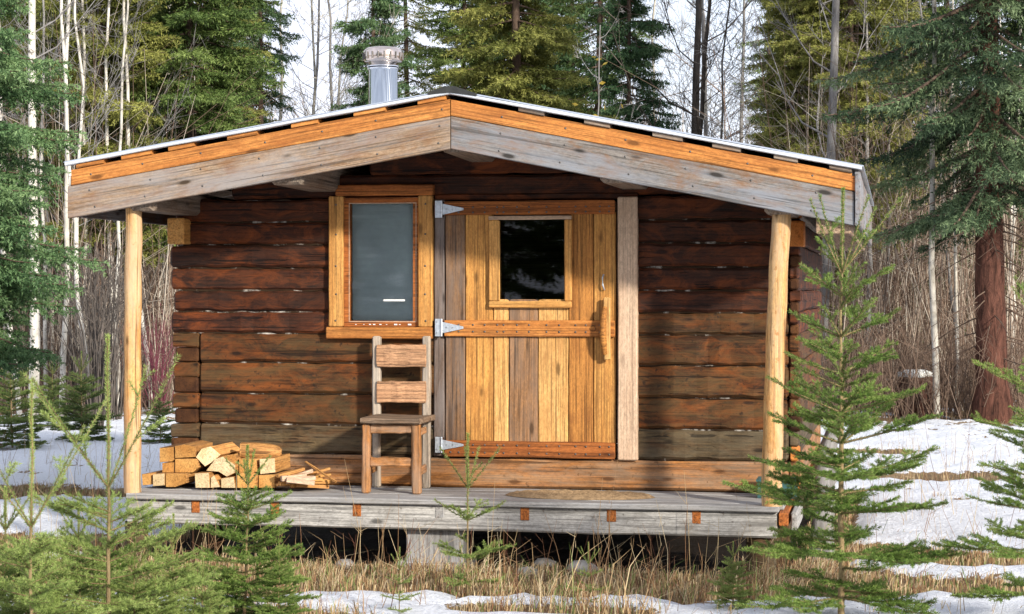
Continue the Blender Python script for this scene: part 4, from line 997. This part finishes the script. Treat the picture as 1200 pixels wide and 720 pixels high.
for px, d, k, bm, lb, tl, s_ in ((813, 34, 0, B_DARK, 'dark bare trunk in the sky gap, the thicker of two', .01, .9), (806, 37, 1, B_DARK, 'thinner dark bare tree beside the thick dark trunk', -.03, 1), (850, 40, 2, B_GREY, 'finely branched bare tree in the sky gap right of the dark trunks', .02, 1.1),
                                 (836, 46, 1, B_GREY, 'far bare tree filling the sky gap behind the dark trunks', 0, 1.0), (960, 28, 0, B_GREY, 'grey bare trunk rising behind the right roof slope', -.05, .85), (945, 32, 1, B_GREY, 'leaning bare tree beside the grey trunk', .12, .9), (985, 33, 2, B_GREY, 'pale bare sapling behind the right eave', -.1, 1),
                                 (828, 50, 2, B_GREY, 'fine bare sapling deep in the right sky gap', .03, 1.5), (783, 44, 2, B_ASPEN, 'pale twiggy tree at the left side of the right sky gap', -.03, 1.3), (862, 52, 1, B_GREY, 'far bare tree at the right side of the right sky gap', .02, 1.2), (384, 50, 2, B_GREY, 'far twiggy tree deep in the left sky gap', .02, 1.5), (341, 38, 2, B_ASPEN, 'pale twiggy tree at the left side of the left sky gap', 0, 1.2), (372, 40, 2, B_ASPEN, 'pale bare birch in the sky gap left of the stovepipe', .02, 1.2), (352, 46, 1, B_GREY, 'bare grey tree in the left sky gap', -.04, 1), (395, 44, 2, B_ASPEN, 'fine-twigged bare birch beside the stovepipe', .05, 1.2), (900, 33, 2, B_ASPEN, 'slanting pale sapling above the right roof slope', .3, .9), (1040, 30, 2, B_GREY, 'bare grey sapling beyond the snow at the right', .1, .8), (1015, 29, 1, B_GREY, 'tangled grey bare tree right of the cabin', -.15, .7)):
    plant('bare_tree', BT[k], (bm, bm), TB_, lb, 'bare tree', at(px, d), px*.37, s_, 'leafless trees behind the cabin', (0, tl))

# thicket of thin stems: nobody could count it
def thicket(name, regions, seed, mat, hmin, hmax, r0=.006, forks=3, lean=.12, tintrange=(0, 1)):
    g = np.random.default_rng(seed); tb = Tubes(); tints = []
    for (pa, pb, d0, d1, n_) in regions:
        for k in range(n_):
            p = at(g.uniform(pa, pb), g.uniform(d0, d1)); p = np.array(p); h = g.uniform(hmin, hmax); ln = g.normal(0, lean, 2)
            top = p+np.array([ln[0]*h, ln[1]*h, h]); md = (p+top)/2+g.normal(0, .04*h, 3); r_ = r0*g.uniform(.5, 1.6); t_ = g.uniform(*tintrange)
            n0 = tb.n; tb.add([p, md, top], [r_, r_*.75, r_*.25], 3)
            for q in range(forks):
                s_ = g.uniform(.3, .9); b0 = p+(top-p)*s_; tb.add([b0, b0+np.array([g.normal(0, .22)*h, g.normal(0, .2)*h, h*g.uniform(.05, .35)])], [r_*.5, r_*.2], 3)
            tints += [t_]*(tb.n-n0)
    me = tb.mesh(name); attr(me, 'tint', np.clip(np.array(tints), 0, 1)); return obj(name, me, mat)
tag(thicket('undergrowth', [(-20, 210, 26, 40, 1000), (200, 400, 36, 55, 260), (930, 1220, 26, 42, 1100), (780, 900, 38, 60, 60)], 3, B_TWIG, 1.5, 5.5, .008, 3), 'tangle of thin bare stems under the forest trees', 'undergrowth', kind='stuff')
tag(thicket('brushwood', [(-20, 200, 25.5, 32, 700), (960, 1220, 24.5, 28, 900)], 4, B_TWIG, .25, 1.3, .005, 4, .3, (0, .55)), 'low dark brush along the forest edge', 'brushwood', kind='stuff')

tag(thicket('hillside_wood', [(-80, 1280, 80, 230, 1500)], 6, B_TWIG, 5, 11, .045, 6, .05, (.2, .9)), 'bare grey wood covering the far hillside', 'woodland', kind='stuff')
# shrubs with a look of their own
def shrub(seed, n_, h, spread, r0):
    g = np.random.default_rng(seed); tb = Tubes()
    for k in range(n_):
        a = g.uniform(0, 6.28); s_ = abs(g.normal(0, spread)); p = np.array([g.normal(0, .06), g.normal(0, .06), -.05]); hh = h*g.uniform(.55, 1.1)
        e = p+np.array([math.cos(a)*s_, math.sin(a)*s_, hh]); md = (p+e)/2+np.array([0, 0, hh*.06])-np.array([math.cos(a)*s_*.15, math.sin(a)*s_*.15, 0])
        tb.add([p, md, e], [r0, r0*.7, r0*.3], 4)
        for q in range(4):
            b0 = md+(e-md)*g.uniform(0, .8); tb.add([b0, b0+np.array([g.normal(0, .08), g.normal(0, .08), g.uniform(.08, .3)])*h*.6], [r0*.5, r0*.2], 3)
    return smooth_mesh(tb.mesh('stems'))
SH1 = shrub(601, 40, 1.25, .35, .006); SH2 = shrub(602, 46, 2.1, .45, .009)
for px, d, s_, lb in ((186, 26, 1, 'purple-red dogwood shrub against the left cabin corner'), (172, 27.5, .9, 'purple-red dogwood shrub just right of the left porch post'), (198, 29, 1.1, 'dogwood shrub half hidden behind the left cabin corner')):
    plant('dogwood_shrub', (SH1,), (B_DOG,), ('stems',), lb, 'shrub', at(px, d), px, s_, 'dogwood shrubs')
for px, d, s_, lb in ((112, 23, 1, 'dark many-stemmed bare shrub left of the left porch post'), (130, 24.5, 1.1, 'dark bare shrub close behind the left porch post'), (92, 26, 1, 'brown bare shrub under the aspens at the left')):
    plant('bare_shrub', (SH2,), (B_DARK,), ('stems',), lb, 'shrub', at(px, d), px, s_, 'bare shrubs left of the cabin')
# thin sapling keeping a few yellow leaves, right of the ridge
def leafy():
    tm, bm = bare_tree(811, 4.3, .016, 10, .45, .3, 3, 2, .02); g = np.random.default_rng(4); V = []
    for k in range(9):
        c = np.array([g.normal(0, .16), g.normal(0, .16), g.uniform(3.0, 4.0)]); u = g.normal(size=3); u /= np.linalg.norm(u); w_ = np.cross(u, g.normal(size=3)); w_ /= np.linalg.norm(w_)
        V += [c-u*.035, c-w_*.018, c+u*.04, c+w_*.02]
    me = mesh_np('leaves', np.array(V), np.arange(len(V)).reshape(-1, 4)); attr(me, 'tint', g.random(len(V)))
    plant('leafy_sapling', (tm, bm, me), (B_GREY, B_GREY, F_LEAF), ('trunk', 'branches', 'leaves'), 'thin sapling with a few last yellow leaves above the right roof slope', 'sapling', at(706, 20), .5, 1.0)
leafy()
# stump with snow cap
def stump():
    p = at(1072, 26); t_ = thing('tree_stump', 'short dark red stump with a cap of snow at the forest edge', 'stump', p)
    g = np.random.default_rng(8); v_, f_ = tube_arrays([(p.x, p.y, p.z-.1), (p.x, p.y, p.z+.25), (p.x, p.y, p.z+.5), (p.x, p.y, p.z+.51)], [.3, .24, .22, .01], 14, .1, g); obj('trunk', mesh_np('trunk', v_, f_), B_RED, t_)
    v_, f_ = tube_arrays([(p.x, p.y, p.z+.49), (p.x, p.y, p.z+.54), (p.x, p.y, p.z+.58), (p.x, p.y, p.z+.585)], [.23, .24, .15, .01], 14, .08, g); obj('snow_cap', smooth_mesh(mesh_np('snow_cap', v_, f_)), WHITE, t_)
stump()
# weathered slab of bark leaning by the right corner of the cabin
gq = np.random.default_rng(31); tb = Tubes()
tb.add([(2.06, .1, -.1), (2.05, .12, .12), (2.08, .14, .35), (2.06, .16, .55), (2.12, .2, .72), (2.13, .22, .80)], [.09, .075, .07, .06, .045, .015], 12, jit=.22, rng=gq)
tb.add([(2.07, .14, .4), (2.16, .16, .55), (2.24, .17, .62)], [.05, .035, .012], 8, jit=.2, rng=gq)
tag(obj('driftwood_root', tb.mesh('driftwood_root'), B_GREY), 'gnarled grey root standing against the right cabin corner', 'root')

# ---------------------------------------------------------------- young spruces near the camera
SAP_R = sapling(701, 2.10, .60, .14, 1050, .0175, .0034, .17, .36, .018, .40, 5, .7, (5, 8), sub=.05)
plant('young_spruce', SAP_R, (B_SAP, F_SAP), TC, 'green young spruce in front of the right porch post', 'young spruce', at(986, 9.55), .4, 1.0)
SAP_E = sapling(702, 1.75, .62, .2, 1050, .0165, .0032, .18, .3, .016, .38, 5, .6, (5, 8), sub=.055)
plant('young_spruce', SAP_E, (B_SAP, F_SAP), TC, 'young spruce cut by the right edge of the picture', 'young spruce', at(1235, 9.3), 2.2, 1.0)
SAP_L = sapling(703, 1.50, .50, .10, 950, .019, .003, .15, .42, .012, .62, 4, .5, (5, 7), .08, .055)
plant('young_spruce', SAP_L, (B_SAP, F_SAPY), TC, 'pale young spruce with a tall leader before the left porch post', 'young spruce', at(127, 7.9), .3, .96)
plant('young_spruce', SAP_L, (B_SAP, F_SAPY), TC, 'pale lanky young spruce nearest the left edge', 'young spruce', at(37, 7.4), 1.9, .84)
SAP_M = sapling(704, 1.0, .40, .06, 1050, .017, .0033, .11, .3, .010, .2, 6, .5, (6, 8), sub=.05)
plant('young_spruce', SAP_M, (B_SAP, F_SAP), TC, 'bushy young spruce in front of the firewood', 'young spruce', at(286, 9.6), 1.1, .86)
SAP_S = sapling(705, .82, .22, .06, 900, .017, .0032, .16, .5, .007, .26, 1, .5, (3, 5), .1, .06)
plant('young_spruce', SAP_S, (B_SAP, F_SAPY), TC, 'thin little spruce standing before the door side of the porch', 'young spruce', at(548, 10.6), .2, 1.0)
for px, d, md, fm, s_, lb in ((95, 8.6, SAP_M, F_SAPY, .7, 'low pale spruce among the left saplings'), (28, 7.9, SAP_M, F_SAPY, .62, 'low spruce at the bottom, nearest the left corner'), (130, 8.9, SAP_M, F_SAP, .66, 'greener low spruce right below the left porch post'), (185, 8.3, SAP_M, F_SAPY, .55, 'small pale spruce at the bottom, under the firewood'), (325, 9.4, SAP_M, F_SAP, .42, 'tiny green spruce touching the right side of the bushy one'), (60, 8.0, SAP_M, F_SAPY, .6, 'low pale spruce in the lower left, between two lanky ones'), (240, 8.4, SAP_M, F_SAPY, .5, 'low pale spruce at the bottom left of the bushy one'), (205, 8.9, SAP_M, F_SAPY, .62, 'low spruce between the left saplings and the bushy one'), (8, 8.2, SAP_M, F_SAPY, .8, 'low spruce at the lower left corner'), (160, 8.0, SAP_M, F_SAPY, .62, 'low pale spruce at the bottom, under the left porch post'),
                             (468, 9.9, SAP_S, F_SAPY, .4, 'tiny spruce seedling at the bottom, left of the middle'), (690, 10.2, SAP_S, F_SAPY, .38, 'tiny spruce seedling in the grass below the door'), (860, 10.0, SAP_M, F_SAPY, .35, 'tiny spruce at the bottom, left of the big young spruce'),
                             (97, 21, SAP_M, F_GRN, .95, 'dark bushy spruce on the snow beyond the left porch end'), (62, 23, SAP_M, F_GRN, .8, 'small dark spruce on the snow at the left'), (188, 21, SAP_M, F_GRN, .6, 'dark little spruce between the left post and the cabin'), (14, 20, SAP_M, F_GRN, 1.1, 'dark young spruce under the boughs at the left edge')):
    plant('young_spruce', md, (B_SAP, fm), TC, lb, 'young spruce', at(px, d), px*.7, s_)

# ---------------------------------------------------------------- grass, weeds, stones
def grass():
    g = np.random.default_rng(12); V = []; T = []; n_ = 0
    spots = []
    for tries in range(130000):
        x = g.uniform(-4.6, 4.4); y = g.uniform(-3.2, 4.0)
        if -2.1 < x < 1.9 and y > -.55: continue
        b_ = bare(x, y)
        if g.random() < max(.02, min(1, (b_-.35)*1.6)): spots.append((x, y, b_))
    for px, d, n2 in ((1110, 17.2, 250), (1010, 20, 250), (1085, 12.2, 900), (930, 11, 900)):
        for k in range(n2):
            p = G(px+g.normal(0, 60), d+g.normal(0, .35)); spots.append((p.x, p.y, .8))
    spots = np.array(spots[:46000]); m_ = len(spots)
    cl = np.array([max(.15, .55+1.3*nz3(q[0], q[1], 2.2, 21)) for q in spots])
    h = g.uniform(.04, .15, m_)*cl*(1+1.2*(g.random(m_) < .06))*np.where(spots[:, 1] > -1.0, .45, 1); a = g.uniform(0, 6.28, m_); ln = g.uniform(.1, 1.7, m_)*h
    base = np.stack([spots[:, 0], spots[:, 1], np.full(m_, -.06)], 1); dirv = np.stack([np.cos(a), np.sin(a), np.zeros(m_)], 1); sd_ = np.stack([-np.sin(a+.8), np.cos(a+.8), np.zeros(m_)], 1)*(g.uniform(.0012, .003, m_)[:, None])
    md = base+dirv*(ln*.35)[:, None]+np.array([0, 0, 1.])*(h*.65+.03)[:, None]; tp = base+dirv*ln[:, None]+np.array([0, 0, 1.])*(h*g.uniform(.6, 1.05, m_)+.03)[:, None]
    V = np.stack([base-sd_, base+sd_, md+sd_*.8, md-sd_*.8, tp], 1).reshape(-1, 3); i0 = np.arange(m_)[:, None]*5
    Fc = np.concatenate([i0+np.array([0, 1, 2]), i0+np.array([0, 2, 3]), i0+np.array([3, 2, 4])])
    me = mesh_np('dry_grass', V, Fc); tn = np.clip(g.beta(2, 2, m_)*.9, 0, .92); tn[g.random(m_) < .15] = 1.0; attr(me, 'tint', np.repeat(tn, 5))
    tag(obj('dry_grass', me, GRASS), 'matted straw-coloured grass between the snow patches', 'grass', kind='stuff')
grass()
def weeds():
    g = np.random.default_rng(14); tb = Tubes(); tints = []
    for k in range(520):
        if k < 190: p = G(g.uniform(170, 960), g.uniform(9.9, 11.5))
        elif k < 320: p = G(g.uniform(960, 1210), g.uniform(10.5, 19))
        else: p = G(g.uniform(-10, 260), g.uniform(8.0, 19))
        p = np.array((p.x, p.y, -.05)); h = g.uniform(.12, .42) if g.random() < .85 else g.uniform(.4, .75); t_ = g.uniform(0, .8); n0 = tb.n
        e = p+np.array([g.normal(0, .16)*h, g.normal(0, .15)*h, h]); md = (p+e)/2+g.normal(0, .05*h, 3); r_ = g.uniform(.0012, .0026)
        tb.add([p, md, e], [r_, r_*.8, r_*.4], 3)
        for q in range(g.integers(0, 4)):
            b0 = p+(e-p)*g.uniform(.4, .95); tb.add([b0, b0+np.array([g.normal(0, .05), g.normal(0, .05), g.uniform(.02, .09)])], [r_*.6, r_*.3], 3)
        tints += [t_]*(tb.n-n0)
    me = tb.mesh('dry_weeds'); attr(me, 'tint', tints); tag(obj('dry_weeds', me, GRASS), 'thin dry weed stalks standing in the grass and snow', 'weeds', kind='stuff')
weeds()
def stone(px, py, y, s_, lb):
    p = W(px, py, y); g = np.random.default_rng(int(px)); v_ = []; n1, n2 = 7, 10
    for i in range(n1):
        for k in range(n2):
            th = math.pi*i/(n1-1); a = 2*math.pi*k/n2; q = 1+g.uniform(-.12, .12)
            v_.append((s_*q*math.sin(th)*math.cos(a)*1.2, s_*q*math.sin(th)*math.sin(a), s_*.65*q*math.cos(th)))
    ix = np.arange(n1*n2).reshape(n1, n2); f_ = np.stack([ix[:-1], ix[1:], np.roll(ix[1:], -1, 1), np.roll(ix[:-1], -1, 1)], -1).reshape(-1, 4)
    tag(obj('stone', smooth_mesh(mesh_np('stone', v_, f_)), ROCK, None, Matrix.Translation((p.x, y, s_*.35-.04))), lb, 'stone', 'stones under the porch edge')
stone(683, 643, -.72, .075, 'largest rounded grey stone under the porch beam'); stone(638, 640, -.55, .06, 'middle stone in the dark gap below the porch'); stone(405, 641, -.75, .05, 'small stone under the porch left of the support block'); stone(618, 648, -.85, .05, 'flat grey stone in the grass right of the support block')
